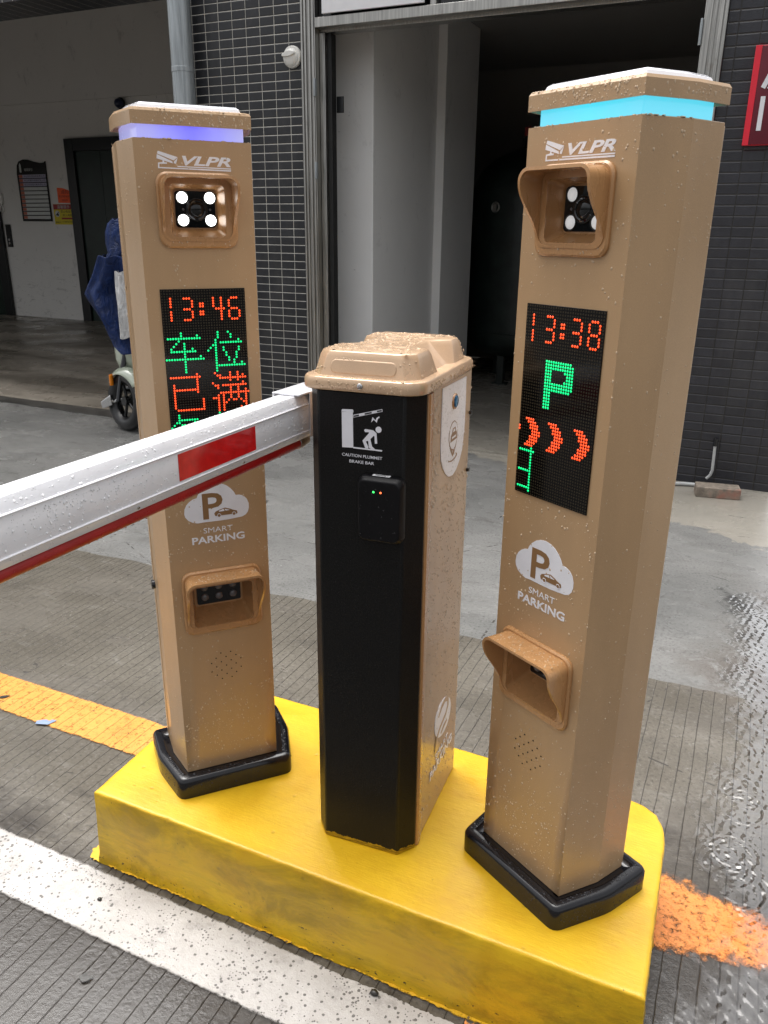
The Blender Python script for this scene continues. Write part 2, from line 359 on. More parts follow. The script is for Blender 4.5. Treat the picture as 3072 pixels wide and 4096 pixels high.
M['floor_dark'] = simple('dark_kerb_tone', (0.055, 0.052, 0.048), 0.3, var=0.5, scale=9, bump=0.3, bscale=60)  # even dark tone for the strip along the kerb line
def m_steel(name, col, rough, streak, metal=1.0):
    t = NT(name); v = t.pos()
    s_ = t.noise(t.vscale(v, (6, 6, 0.25)), 14, 5, .65); d = t.noise(v, 7, 6, .65)
    c = t.mix(t.ramp(s_, [(0.35, 0.0), (0.65, 1.0)]), tuple(a * 0.6 for a in col), col)
    c = t.mix(t.ramp(d, [(0.62, 0.0), (0.78, streak)]), c, (0.16, 0.10, 0.05))
    return t.done(t.pbr(c, t.math('MULTIPLY_ADD', s_, 0.25, rough - .1), metal, t.bump(s_, 0.05, 0.003)))
M['steel'] = m_steel('stained_stainless_steel', (0.52, 0.51, 0.48), 0.34, 0.5)
M['galv'] = m_steel('galvanised_pipe', (0.46, 0.50, 0.52), 0.42, 0.15, 0.55)

def m_brick():
    t = NT('brick_face'); v = t.co(); n = t.noise(v, 30, 6, .7); p = t.noise(v, 8, 3)
    c = t.mix(t.ramp(n, [(0.35, 0.0), (0.65, 1.0)]), (0.15, 0.125, 0.10), (0.30, 0.25, 0.20))
    c = t.mix(t.ramp(p, [(0.55, 0.0), (0.68, 0.8)]), c, (0.34, 0.13, 0.09))
    return t.done(t.pbr(c, 0.75, 0, t.bump(t.noise(v, 120, 5, .75), 0.7, 0.006)))
M['brick'] = m_brick()

def m_cape():
    t = NT('navy_rain_cape_nylon'); v = t.co()
    h = t.noise(t.vscale(v, (1, 1, 0.5)), 16, 6, 0.6, 1.2)
    c = t.mix(t.ramp(h, [(0.35, 0.0), (0.7, 1.0)]), (0.0022, 0.010, 0.048), (0.006, 0.026, 0.12))
    return t.done(t.pbr(c, 0.42, 0, t.bump(h, 0.9, 0.03), spec=0.25))
M['cape'] = m_cape()
def m_foil():
    t = NT('clear_silver_window_film'); v = t.co()
    h = t.noise(t.vscale(v, (1, 1, 0.5)), 22, 6, 0.65, 1.5)
    return t.done(t.pbr(t.ramp(h, [(0.3, 0.5), (0.7, 0.9)]), 0.2, 0.25, t.bump(h, 0.9, 0.03)))
M['foil'] = m_foil()
def m_water(name, gain):
    t = NT(name)
    g = t.n('ShaderNodeBsdfGlossy'); g.inputs['Roughness'].default_value = 0.05
    tr = t.n('ShaderNodeBsdfTransparent'); tr.inputs[0].default_value = (1, 1, 1, 1)
    fr = t.n('ShaderNodeFresnel'); fr.inputs[0].default_value = 1.33
    nm = t.bump(t.noise(t.pos(), 90, 3), 0.10, 0.004); t.put(g.inputs['Normal'], nm); t.put(fr.inputs['Normal'], nm)
    m = t.n('ShaderNodeMixShader'); t.put(m.inputs[0], t.math('MULTIPLY', t.math('MULTIPLY', fr.outputs[0], gain, clamp=True), t.n('ShaderNodeAttribute', attribute_name='film').outputs['Fac'])); t.t.links.new(tr.outputs[0], m.inputs[1]); t.t.links.new(g.outputs[0], m.inputs[2])
    return t.done(m.outputs[0])
M['water'] = m_water('water_film', 6.0)
M['water_thin'] = m_water('thin_water_film', 0.5)

# ------------------------------------------------------------------ mesh helpers
class MB:
    def __init__(s): s.v = []; s.f = []
    def add(s, vs, fs):
        b = len(s.v); s.v += [tuple(p) for p in vs]; s.f += [tuple(i + b for i in f) for f in fs]; return s
    def box(s, x0, x1, y0, y1, z0, z1):
        vs = [(x, y, z) for z in (z0, z1) for y in (y0, y1) for x in (x0, x1)]
        return s.add(vs, [(0, 2, 3, 1), (4, 5, 7, 6), (0, 1, 5, 4), (2, 6, 7, 3), (0, 4, 6, 2), (1, 3, 7, 5)])
    def loft(s, loops, cap0=True, cap1=True, closed=True):
        n = len(loops[0]); vs = [p for l in loops for p in l]; fs = []
        for k in range(len(loops) - 1):
            for i in range(n if closed else n - 1):
                j = (i + 1) % n
                fs.append((k * n + i, k * n + j, (k + 1) * n + j, (k + 1) * n + i))
        if cap0: fs.append(tuple(range(n - 1, -1, -1)))
        if cap1: fs.append(tuple((len(loops) - 1) * n + i for i in range(n)))
        return s.add(vs, fs)
    def prism(s, poly, z0, z1):          # polygon in xy
        return s.loft([[(x, y, z0) for x, y in poly], [(x, y, z1) for x, y in poly]])
    def plate(s, poly, y0, y1):          # polygon in (u,z), between depths y0 and y1
        return s.loft([[(u, y0, z) for u, z in poly], [(u, y1, z) for u, z in poly]])
    def disc(s, c, r, axis, h, n=20, r2=None, dome=0.0):
        c = Vector(c); a = Vector(axis).normalized(); b = a.orthogonal().normalized(); d = a.cross(b)
        r2 = r if r2 is None else r2
        ring = lambda rr, hh: [c + a * hh + (b * math.cos(2 * PI * i / n) + d * math.sin(2 * PI * i / n)) * rr for i in range(n)]
        L = [ring(r, 0), ring(r2, h)]
        if dome:
            for q in (0.35, 0.65, 0.88): L.append(ring(r2 * math.cos(q * PI / 2), h + dome * math.sin(q * PI / 2)))
        return s.loft(L)
    def tube(s, pts, r, n=12, caps=True):
        pts = [Vector(p) for p in pts]; L = []; prev = None
        for i, p in enumerate(pts):
            t = (pts[min(i + 1, len(pts) - 1)] - pts[max(i - 1, 0)]).normalized()
            if prev is None: b = t.orthogonal().normalized()
            else: b = (prev - t * prev.dot(t)).normalized()
            prev = b; d = t.cross(b); rr = r[i] if isinstance(r, (list, tuple)) else r
            L.append([p + (b * math.cos(2 * PI * k / n) + d * math.sin(2 * PI * k / n)) * rr for k in range(n)])
        return s.loft(L, caps, caps)
    def torus(s, c, R, r, axis, n=28, m=10, sx=1.0):
        c = Vector(c); a = Vector(axis).normalized(); b = a.orthogonal().normalized(); d = a.cross(b)
        vs, fs = [], []
        for i in range(n):
            e = b * math.cos(2 * PI * i / n) + d * math.sin(2 * PI * i / n)
            for k in range(m):
                q = 2 * PI * k / m
                vs.append(c + e * (R + r * math.cos(q)) + a * (r * sx * math.sin(q)))
        for i in range(n):
            for k in range(m):
                fs.append((i * m + k, ((i + 1) % n) * m + k, ((i + 1) % n) * m + (k + 1) % m, i * m + (k + 1) % m))
        return s.add(vs, fs)
    def mesh(s, name):
        me = bpy.data.meshes.new(name); me.from_pydata([tuple(p) for p in s.v], [], s.f); me.validate(); me.update(); return me

def obj(name, mb, mat, parent=None, bevel=0.0, smooth=35, seg=2, loc=None, rot=None, weld=False):
    me = mb if isinstance(mb, bpy.types.Mesh) else mb.mesh(name)
    import bmesh
    bm = bmesh.new(); bm.from_mesh(me)
    if weld: bmesh.ops.remove_doubles(bm, verts=bm.verts, dist=1e-5)
    bmesh.ops.recalc_face_normals(bm, faces=bm.faces); bm.to_mesh(me); bm.free()
    if smooth:
        for p in me.polygons: p.use_smooth = True
        me.set_sharp_from_angle(angle=math.radians(smooth))
    me.materials.append(mat)
    o = bpy.data.objects.new(name, me); COL.objects.link(o)
    if parent: o.parent = parent
    if loc: o.location = loc
    if rot: o.rotation_euler = rot
    if bevel:
        b = o.modifiers.new('bevel', 'BEVEL'); b.width = bevel; b.segments = seg; b.limit_method = 'ANGLE'; b.angle_limit = math.radians(30)
        b.harden_normals = False
    return o
def tag(o, label=None, cat=None, group=None, kind=None):
    if label: o['label'] = label
    if cat: o['category'] = cat
    if group: o['group'] = group
    if kind: o['kind'] = kind
    return o
def thing(name, label, cat, loc=(0, 0, 0), rz=0.0, group=None):
    o = bpy.data.objects.new(name, None); COL.objects.link(o); o.location = loc; o.rotation_euler = (0, 0, rz)
    o.empty_display_size = 0.1
    return tag(o, label, cat, group)

def rrect(x0, x1, z0, z1, r, n=6):
    P = []
    for cx, cz, a0 in ((x1 - r, z1 - r, 0), (x0 + r, z1 - r, 90), (x0 + r, z0 + r, 180), (x1 - r, z0 + r, 270)):
        for i in range(n + 1):
            a = math.radians(a0 + 90 * i / n); P.append((cx + r * math.cos(a), cz + r * math.sin(a)))
    return P
def offset_poly(poly, d):
    n = len(poly); out = []
    ar = sum(poly[i][0] * poly[(i + 1) % n][1] - poly[(i + 1) % n][0] * poly[i][1] for i in range(n))
    sg = 1 if ar > 0 else -1
    for i in range(n):
        p0, p1, p2 = (Vector(poly[k % n]) for k in (i - 1, i, i + 1))
        e1 = (p1 - p0).normalized(); e2 = (p2 - p1).normalized()
        n1 = Vector((e1.y, -e1.x)) * sg; n2 = Vector((e2.y, -e2.x)) * sg
        b = n1 + n2; b = b / max(0.3, b.length_squared / 2) if b.length > 1e-6 else n1
        out.append(tuple(p1 + b * d))
    return out

def text_mb(s, x0, x1, z0, z1, y, thick=0.0006, bold=0.0, shear=0.0, keep=False):
    """text in the (x,z) plane at depth y, fitted to the given box"""
    cu = bpy.data.curves.new('txt', 'FONT'); cu.body = s; cu.size = 1; cu.offset = bold; cu.shear = shear
    cu.extrude = 0.0; cu.resolution_u = 3
    o = bpy.data.objects.new('txt', cu); COL.objects.link(o)
    dg = bpy.context.evaluated_depsgraph_get(); me = bpy.data.meshes.new_from_object(o.evaluated_get(dg))
    vs = [tuple(v.co) for v in me.vertices]; fs = [tuple(p.vertices) for p in me.polygons]
    bpy.data.objects.remove(o); bpy.data.curves.remove(cu); bpy.data.meshes.remove(me)
    mb = MB()
    if not vs: return mb
    ax = min(v[0] for v in vs); bx = max(v[0] for v in vs); az = min(v[1] for v in vs); bz = max(v[1] for v in vs)
    sx = (x1 - x0) / max(1e-6, bx - ax); sz = (z1 - z0) / max(1e-6, bz - az)
    V = [(x0 + (v[0] - ax) * sx, y, z0 + (v[1] - az) * sz) for v in vs]
    n = len(V)
    # front face plus a rim so that the lettering has thickness
    from collections import Counter
    ed = Counter()
    for f in fs:
        for i in range(len(f)): ed[tuple(sorted((f[i], f[(i + 1) % len(f)])))] += 1
    rim = [e for e, c in ed.items() if c == 1]
    V2 = V + [(a, b + thick, c) for a, b, c in V]
    return mb.add(V2, fs + [(a, b, b + n, a + n) for a, b in rim])

DOME = None
def drops_mb(rng, faces, mb=None):
    """faces: (origin, uvec, vvec, normal, count, rmin, rmax, stretch, keepfn)"""
    mb = mb or MB()
    for (o, u, v, nrm, cnt, r0, r1, st, keep) in faces:
        o = Vector(o); u = Vector(u); v = Vector(v); nn = Vector(nrm).normalized(); ud = u.normalized(); vd = v.normalized()
        made = 0; tries = 0
        while made < cnt and tries < cnt * 4:
            tries += 1
            a, b = rng.random(), rng.random()
            p = o + u * a + v * b
            if keep and not keep(a, b, p, rng): continue
            if cnt > 100 and rng.random() > 0.30 + 1.6 * max(0.0, mnoise.noise(p * 16.0) + 0.18): continue
            made += 1
            r = (r0 + (r1 - r0) * rng.random() ** 3.3) * 0.8
            sv = 1 + st * rng.random(); N = 7 if r < 0.0016 else 10
            ex = rng.uniform(.85, 1.15)
            L = []
            for hh, rr in ((-0.0002, 1.0), (r * .24, .86), (r * .38, .5)):
                L.append([p + nn * hh + ud * (math.cos(2 * PI * i / N) * r * rr * ex) + vd * (math.sin(2 * PI * i / N) * r * rr * sv - (0.25 * r * (1 - rr) * (sv - 1))) for i in range(N)])
            mb.loft(L, False, True)
    return mb

G = 0.2
# ================================================================== SETTING
g = MB(); R_ = 250.0
g.add([(-R_, -R_, 0), (R_, -R_, 0), (R_, R_, 0), (-R_, R_, 0)], [(0, 1, 2, 3)])
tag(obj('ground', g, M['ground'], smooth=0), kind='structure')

def ragged(pts, step, amp, rng):
    """fractal, torn-looking outline"""
    ph = [(rng.uniform(0, 6), rng.uniform(.7, 1.3)) for _ in range(9)]; out = []; acc = 0.0
    for i in range(len(pts)):
        a = Vector(pts[i]); b = Vector(pts[(i + 1) % len(pts)]); L = (b - a).length; n = max(1, min(1200, int(L / step)))
        nx = Vector((-(b - a).y, (b - a).x)) / max(L, 1e-6)
        for k in range(n):
            q = a + (b - a) * (k / n); t = acc + L * k / n
            o = sum(math.sin(t * f * w_ + p) / (1 + j * .35) for j, (f, (p, w_)) in enumerate(zip((14, 33, 61, 110, 190, 330, 560, 900, 1500), ph))) * .45
            out.append(tuple(q + nx * amp * (o + rng.uniform(-.5, .5))))
        acc += L
    return out
def decal(name, pts, z, mat, step=0.012, amp=0.004, seed=1):
    step = 0.004
    rng = random.Random(seed)
    P = ragged(pts, step, amp, rng); mb = MB(); mb.add([(x, y, z) for x, y in P], [tuple(range(len(P)))])
    return tag(obj(name, mb, mat, smooth=0), kind='structure')
decal('white_lane_marking', [(-6, 1.09), (-3, 1.065), (-1.53, 1.052), (-0.9, 1.047), (-0.45, 1.043), (-0.318, 1.04), (-0.326, 0.98), (-0.34, 0.89), (-0.62, 0.896), (-1.35, 0.898), (-3, 0.905), (-6, 0.92)], 0.004, M['line_white'], amp=0.0025, seed=3)
decal('orange_lane_marking', [(-7, 1.66), (-2.13, 1.572), (-1.46, 1.566), (-1.18, 1.56), (-1.18, 1.40), (-1.46, 1.413), (-1.93, 1.40), (-7, 1.42)], 0.004, M['line_orange'], step=0.014, amp=0.004, seed=4)
decal('orange_lane_marking', [(-0.04, 1.66), (2.2, 1.66), (2.2, 1.32), (-0.04, 1.32)], 0.004, M['line_orange_wet'], amp=0.010, seed=5)
decal('orange_lane_marking', [(-0.305, 1.058), (-0.22, 1.058), (-0.16, 1.03), (-0.17, 0.93), (-0.29, 0.90)], 0.004, M['line_orange_low'], amp=0.008, seed=6)
decal('yellow_paint_spill', [(-1.24, 1.088), (-1.215, 1.066), (-0.9, 1.066), (-0.5, 1.062), (-0.1, 1.060), (0.0, 1.066), (0.0, 1.088)], 0.0045, M['line_yellow'], step=0.012, amp=0.004, seed=8)
decal('yellow_paint_spill', [(-1.255, 1.12), (-1.262, 1.09), (-1.245, 1.07), (-1.21, 1.068), (-1.21, 1.14)], 0.005, M['yellow'], step=0.01, amp=0.004, seed=9)

def water(name, x0, x1, y0, y1, inside, rings, amp, seed, wave=0.03, mat='water'):
    rng = random.Random(seed); st = 0.0038
    nx = int((x1 - x0) / st) + 1; ny = int((y1 - y0) / st) + 1
    X, Y = np.meshgrid(np.linspace(x0, x1, nx), np.linspace(y0, y1, ny))
    Z = np.zeros_like(X)
    for _ in range(14):
        a = rng.uniform(0, 2 * PI); k = 2 * PI / rng.uniform(0.012, 0.035)
        Z += amp * wave * np.sin(k * (X * math.cos(a) + Y * math.sin(a)) + rng.uniform(0, 6))
    for (cx, cy, R, lam, wd, A) in rings:
        r = np.hypot(X - cx, Y - cy)
        Z += amp * A * np.cos(2 * PI * (r - R) / lam) * np.exp(-((r - R) / wd) ** 2)
    wob = sum(np.sin(X * f * 1.3 + p) * np.cos(Y * f + p * 2.1) for f, p in ((9, 1.0), (21, 2.2), (47, .4), (90, 1.9))) / 4
    fld = inside(X, Y, wob); ok = fld > 0
    c = ok[:-1, :-1] & ok[1:, :-1] & ok[:-1, 1:] & ok[1:, 1:]
    idx = -np.ones(X.shape, int); use = np.zeros(X.shape, bool)
    use[:-1, :-1] |= c; use[1:, :-1] |= c; use[:-1, 1:] |= c; use[1:, 1:] |= c
    idx[use] = np.arange(use.sum())
    V = np.stack([X[use], Y[use], 0.0085 + Z[use]], 1)
    jj, ii = np.where(c)
    F = np.stack([idx[jj, ii], idx[jj, ii + 1], idx[jj + 1, ii + 1], idx[jj + 1, ii]], 1)
    me = bpy.data.meshes.new(name); me.from_pydata(V.tolist(), [], F.tolist()); me.update()
    for p in me.polygons: p.use_smooth = True
    at_ = me.attributes.new('film', 'FLOAT', 'POINT'); at_.data.foreach_set('value', np.clip(fld[use] / 0.10, 0, 1).astype(np.float32))
    me.materials.append(M[mat])
    o = bpy.data.objects.new(name, me); COL.objects.link(o)
    return tag(o, kind='structure')
rr = random.Random(11)
RW = [(0.117, 1.684, 0.055, 0.017, 0.03, 1.0), (0.135, 1.735, 0.045, 0.016, 0.028, .9), (0.078, 1.288, 0.075, 0.02, 0.04, .35), (0.10, 1.62, 0.11, 0.018, 0.03, .6),
      (0.05, 1.52, 0.05, .016, .02, .6), (0.02, 1.25, .03, .013, .02, .6)]
RW += [(rr.uniform(-.05, .9), rr.uniform(1.0, 3.3), rr.uniform(.01, .06), rr.uniform(.012, .02), rr.uniform(.012, .03), rr.uniform(.5, 1.1)) for _ in range(60)]
water('water', 0.0, 0.9, 1.0, 3.4, lambda X, Y, w: np.minimum(X + 0.10 * w - 0.035 - 0.06 * np.clip((Y - 1.7) / .5, 0, 1) + 0.07 * np.clip((Y - 2.4), 0, 1) - 0.09 * np.exp(-((Y - 1.48) / .16) ** 2), (3.35 - Y) * .5 + .1 * w), RW, 0.0008, 5, 0.17)
RL = [(-1.026, .839, .042, .016, .012, .9), (-1.026, .839, .022, .014, .01, .5), (-.975, .868, .02, .012, .01, .9), (-1.218, .831, .022, .012, .012, .9), (-1.218, .831, .008, .01, .008, .9)]
RL += [(rr.uniform(-1.6, -.5), rr.uniform(.55, .88), rr.uniform(.008, .03), rr.uniform(.010, .014), rr.uniform(.008, .014), rr.uniform(.4, .9)) for _ in range(26)]
water('water', -1.6, -0.5, 0.5, 0.888, lambda X, Y, w: X * 0 + 1.0, RL, 0.00020, 6, 0.0, 'water_thin')
decal('kerb_strip', [(-14, 4.62), (-6.1, 4.70), (-4.7, 4.66), (-3.85, 4.70), (-3.85, 4.86), (-14, 4.86)], 0.004, M['floor_dark'], amp=.012, seed=14)
# recess floor, a low step behind the kerb line
fl = MB()
fl.loft([[(-14, 4.80, -0.01), (-3.85, 4.80, -0.01), (-3.85, 9.6, -0.01), (-14, 9.6, -0.01)], [(-14, 4.95, 0.03), (-3.85, 4.95, 0.03), (-3.85, 9.6, 0.03), (-14, 9.6, 0.03)]])
tag(obj('floor', fl, M['floor'], bevel=0.01), kind='structure')
fl = MB(); fl.box(-2.9, 0.2, 4.98, 9.0, -0.01, 0.012)
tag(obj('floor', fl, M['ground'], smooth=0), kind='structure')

# ================================================================== BUILDING
YW = 4.9
B = thing('building', 'dark tiled building with a deep grey recess and an open doorway', 'building', (-1.8, 4.9, 0))
Bo = (1.8, -4.9, 0)
def bpart(name, mb, mat, parent=B, bevel=0.0, smooth=35):
    for i, p in enumerate(mb.v): mb.v[i] = (p[0] + 1.8, p[1] - 4.9, p[2])
    return obj(name, mb, mat, parent, bevel, smooth)
bpart('tiled_pillar', MB().box(-3.82, -2.845, YW, 5.2, 0, 6.5), M['tile_light'])
bpart('tiled_wall', MB().box(-0.362, 0.212, YW, 9.2, 0, 3.35), M['tile_dark'])
bpart('unseen_upper_wall', MB().box(-2.843, -0.364, YW + 0.003, 5.2, 3.28, 3.35), M['tile_light'])  # unseen; top kept low so open sky reflects in the water
bpart('unseen_upper_wall', MB().box(-14, -3.822, YW, 5.3, 2.95, 6.5), M['tile_light'])  # unseen; lower edge brought down to darken the recess
bpart('roof', MB().box(-3.58, 0.212, 4.9, 9.2, 3.351, 3.42), M['plaster_dark'])
bpart('roof', MB().box(-14.2, -2.845, 4.9, 9.9, 6.5, 6.6), M['plaster_dark'])
bpart('back_wall', MB().box(-14, -3.0, 9.6, 9.8, 0, 3.11), M['plaster'])
bpart('back_wall', MB().box(-14, -3.0, 9.57, 9.8, 3.112, 4.9), M['plaster'])
bpart('side_wall', MB().box(-14.2, -14, 4.9, 9.8, 0, 4.9), M['plaster'])
bpart('partition_wall', MB().box(-3.82, -3.6, 5.2, 9.57, 0, 6.5), M['plaster'])
bpart('ceiling', MB().box(-14, -3.82, 5.3, 9.57, 4.72, 4.9), M['plaster_dark'])
# the dim room behind the door
bpart('room_pier', MB().box(-3.0, -2.53, 5.28, 6.44, 0.012, 3.0), M['plaster_room'], bevel=0.004)
bpart('room_pier', MB().box(-2.9, -2.46, 6.44, 7.2, 0.012, 3.0), M['plaster_room'], bevel=0.004)
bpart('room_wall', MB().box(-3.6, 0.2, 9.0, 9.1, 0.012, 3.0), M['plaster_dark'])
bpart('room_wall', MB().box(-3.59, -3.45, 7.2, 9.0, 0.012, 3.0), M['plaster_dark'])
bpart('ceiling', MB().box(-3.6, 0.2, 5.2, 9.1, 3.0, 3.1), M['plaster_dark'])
# door frame of stained stainless steel
df = MB(); df.box(-2.843, -2.74, 4.878, 5.0, 0, 3.34)
for x in (-2.835, -2.812, -2.782, -2.757): df.box(x, x + 0.013, 4.866, 4.879, 0, 3.34)
fr = bpart('door_frame', df, M['steel'], bevel=0.004)
def fpart(name, mb, mat, bevel=0.003):
    for i, p in enumerate(mb.v): mb.v[i] = (p[0] + 1.8, p[1] - 4.9, p[2])
    return obj(name, mb, mat, fr, bevel)
jb = MB().box(-2.738, -2.700, 4.93, 5.02, 0, 2.56); jb.box(-2.712, -2.706, 4.924, 4.931, 0, 2.56)
fpart('jamb', jb, M['steel'])
fpart('dark_gap_strip', MB().box(-2.699, -2.668, 4.958, 5.02, 0, 2.56), M['black_matte'])  # black strip painting in the shaded gap beside the jamb
rp = MB().box(-0.478, -0.365, 4.885, 5.0, 0, 3.34)
for x, wd in ((-0.47, .03), (-0.428, .012), (-0.402, .016), (-0.38, .014)): rp.box(x, x + wd, 4.868, 4.886, 0, 3.34)
fpart('post', rp, M['steel'])
li = MB().box(-2.738, -0.48, 4.872, 4.94, 2.577, 2.632); li.box(-2.738, -0.48, 4.941, 5.03, 2.562, 2.632)
fpart('lintel', li, M['steel'])
fpart('mullion', MB().box(-1.985, -1.945, 4.89, 4.96, 2.634, 3.28), M['steel'])
fpart('transom_panel', MB().box(-1.942, -0.482, 4.93, 4.95, 2.634, 3.28), M['glass_dark'], 0)
fpart('transom_panel', MB().box(-2.736, -1.988, 4.93, 4.95, 2.634, 3.28), M['glass_dark'], 0)
for z in (2.2, 1.72):
    fpart('hinge', MB().box(-2.748, -2.735, 4.862, 4.885, z, z + 0.10).disc((-2.7415, 4.866, z), 0.007, (0, 0, 1), 0.1, 10), M['galv'], 0.001)
fpart('hinge', MB().box(-0.492, -0.478, 4.872, 4.89, 2.32, 2.42).disc((-0.485, 4.876, 2.32), 0.007, (0, 0, 1), 0.12, 10), M['galv'], 0.001)
fpart('latch_plate', MB().box(-2.668, -2.62, 5.02, 5.032, 2.12, 2.215), M['dark_frame'], 0.002)

# lift doors in the back wall of the recess (openings read as deep frames)
def lift(name, x0, x1, zt, label, first):
    d = thing(name, label, 'lift door', ((x0 + x1) / 2, 9.6, 0.03)); hw = (x1 - x0) / 2; zt -= 0.03
    f = MB(); y1 = -0.012
    f.box(-hw, -hw + .17, -0.06, y1, 0, zt); f.box(hw - .17, hw, -0.06, y1, 0, zt); f.box(-hw + .17, hw - .17, -0.06, y1, zt - .17, zt)
    obj('door_frame', f, M['dark_frame'], d, 0.006)
    obj('door_panel', MB().box(-hw + .171, -0.003, -0.028, y1, 0, zt - .171), M['dark_green'], d, 0.002)
    obj('door_panel', MB().box(0.003, hw - .171, -0.030, y1, 0, zt - .171), M['dark_green'], d, 0.002)
    return d
lift('lift_door', -9.585, -8.3, 2.62, 'dark framed green lift door behind the scooter in the recess', 1)
lift('lift_door', -12.4, -11.10, 2.62, 'dark framed lift door at the far left edge of the recess', 0)

def on_wall(name, label, cat, x, z, y, group=None): return thing(name, label, cat, (x, y, z), 0, group)
# directory board
db = on_wall('directory_board', 'black directory board with white name strips and a wavy top on the recess wall', 'sign', -10.34, 1.487, 9.6)
W2, H2 = 0.305, 0.885
top = [(-W2, 0.70), (-W2 + 0.02, 0.80), (-0.24, 0.855), (-0.15, 0.88), (-0.05, 0.875), (0.08, 0.845), (0.2, 0.825), (W2 - .03, 0.83), (W2, 0.85)]
obj('board', MB().plate([(-W2, 0), (W2, 0)] + top[::-1], -0.02, -0.002), M['black_gloss'], db, 0.002)
for k in range(11):
    z1 = 0.665 - k * 0.0585
    obj('name_strip', MB().box(-0.265 + (0.0), 0.285, -0.0235, -0.0205, z1 - 0.046, z1), M['row_violet'] if k < 3 else M['row_white'], db, 0)
    obj('floor_tab', MB().box(-0.262, -0.19, -0.0265, -0.024, z1 - 0.043, z1 - 0.003), M['row_orange'], db, 0)
    if k < 3: obj('lettering', text_mb(['中山市宏景科技有限公司', '中山市精科电器有限公司', '中山市创佳印刷有限公司'][k], -0.165, 0.265, z1 - 0.036, z1 - 0.008, -0.0245), M['black_matte'], db, 0, 0)
obj('lettering', text_mb('楼层索引', -0.14, 0.03, 0.715, 0.755, -0.0215), M['row_white'], db, 0, 0)
obj('emblem', MB().plate([(-0.235, .70), (-.20, .70), (-.20, .80), (-.218, .83), (-.235, .80)], -0.0225, -0.0205), M['row_white'], db, 0)
# notices
n1 = on_wall('notice', 'fluorescent orange paper notice with a curled top on the recess wall', 'notice', -9.74, 1.752, 9.6, None)
obj('sheet', MB().plate([(-.135, 0.0), (.14, -0.004), (.14, .15), (.09, .175), (-.02, .205), (-.135, .212)], -0.006, -0.002), M['orange_paper'], n1, 0)
for s, x0, x1, z0, z1 in (('通知', -.06, .09, .125, .18), ('禁止停放电动车', -.11, .12, .075, .105), ('违者自负', -.06, .06, .02, .05)):
    obj('lettering', text_mb(s, x0, x1, z0, z1, -0.0075), M['red_ink'], n1, 0, 0)
n2 = on_wall('notice', 'yellow and dark red warning notice below the orange paper', 'notice', -9.79, 1.443, 9.6, None)
obj('sheet', MB().box(-.20, .197, -0.006, -0.002, 0, .29), M['yellow_paper'], n2, 0)
obj('header', MB().box(-.198, .195, -0.009, -0.0065, .215, .288), M['red_ink'], n2, 0)
for s, x0, x1, z0, z1, m_ in (('温馨提示', -.12, .13, .228, .275, 'row_white'), ('禁止电动车', -.06, .18, .165, .205, 'black_matte'), ('进入电梯', -.03, .17, .115, .152, 'black_matte'), ('谢谢配合', -.185, -.07, .02, .045, 'black_matte'), ('为了您和他人的安全', -.05, .185, .028, .05, 'black_matte')):
    obj('lettering', text_mb(s, x0, x1, z0, z1, -0.0105 if 'white' in m_ else -0.0075), M[m_], n2, 0, 0)
obj('emblem', MB().disc((-.13, -0.0065, .155), .045, (0, -1, 0), .001, 24), M['row_white'], n2, 0)
obj('emblem', MB().plate([(-.165, .135), (-.155, .128), (-.095, .178), (-.10, .185)], -0.009, -0.0078).disc((-.12, -.0078, .14), .018, (0, -1, 0), .001, 16), M['black_matte'], n2, 0)
obj('ribbon', MB().box(-.05, .185, -.0085, -.0065, .075, .10), M['red_ink'], n2, 0)
cp = on_wall('lift_call_panel', 'narrow dark lift call panel beside the left lift door', 'call panel', -11.0, 1.098, 9.6)
obj('plate', MB().box(-.052, .052, -.02, -.002, 0, .34), M['dark_frame'], cp, 0.003)
obj('screen', MB().box(-.045, .045, -.024, -.0205, .17, .33), M['black_gloss'], cp, 0)
for z in (.06, .11): obj('button', MB().disc((0, -.0205, z), .018, (0, -1, 0), .004, 14), M['chrome'], cp, 0)
ic = on_wall('intercom', 'beige intercom handset above the lift call panel', 'intercom', -11.06, 1.66, 9.6)
obj('handset', MB().box(-.05, .04, -.05, -.002, .08, .24), M['pvc_white'], ic, 0.012)
obj('cord', MB().tube([(0.0, -.03, .08), (.03, -.03, .04), (.035, -.03, -.02), (.0, -.03, -.045), (-.035, -.03, -.02), (-.02, -.03, .04), (-.005, -.03, .078)], .008, 8), M['pvc_white'], ic, 0)
dl = on_wall('wall_lamp', 'small dark round fitting high on the recess wall', 'lamp', -8.47, 3.03, 9.57)
obj('shade', MB().disc((0, -.002, 0), .06, (0, -1, 0), .05, 20, dome=.05), simple('navy_cap', (0.01, 0.015, 0.05), .3), dl, 0)
obj('mount', MB().disc((0, -.002, 0), .075, (0, -1, 0), .012, 20), M['dark_frame'], dl, 0)

# things fixed to the tiled front
dp = thing('drain_pipe', 'tall galvanised drain pipe running down the tiled pillar', 'pipe', (-3.705, 4.81, 0))
obj('pipe', MB().tube([(0, 0, 0.0), (0, 0, 3.2), (0, 0, 6.4)], .073, 28), M['galv'], dp, 0)
for z in (2.38, 0.9, 4.0): obj('collar', MB().disc((0, 0, z), .0755, (0, 0, 1), .03, 28), M['galv'], dp, 0.002)
for z in (0.5, 3.4): obj('bracket', MB().box(-.012, .012, .06, .09, z, z + .03), M['galv'], dp, 0)
al = thing('alarm_sounder', 'round white alarm sounder with a curved brow on the tiled pillar', 'alarm', (-2.91, 4.9, 2.433))
obj('base', MB().disc((0, -.001, 0), .064, (0, -1, 0), .022, 32, r2=.062), M['pvc_white'], al, 0.004)
obj('dome', MB().disc((-.004, -.0235, -.004), .054, (0, -1, 0), .008, 32, r2=.050, dome=.018), M['pvc_white'], al, 0)
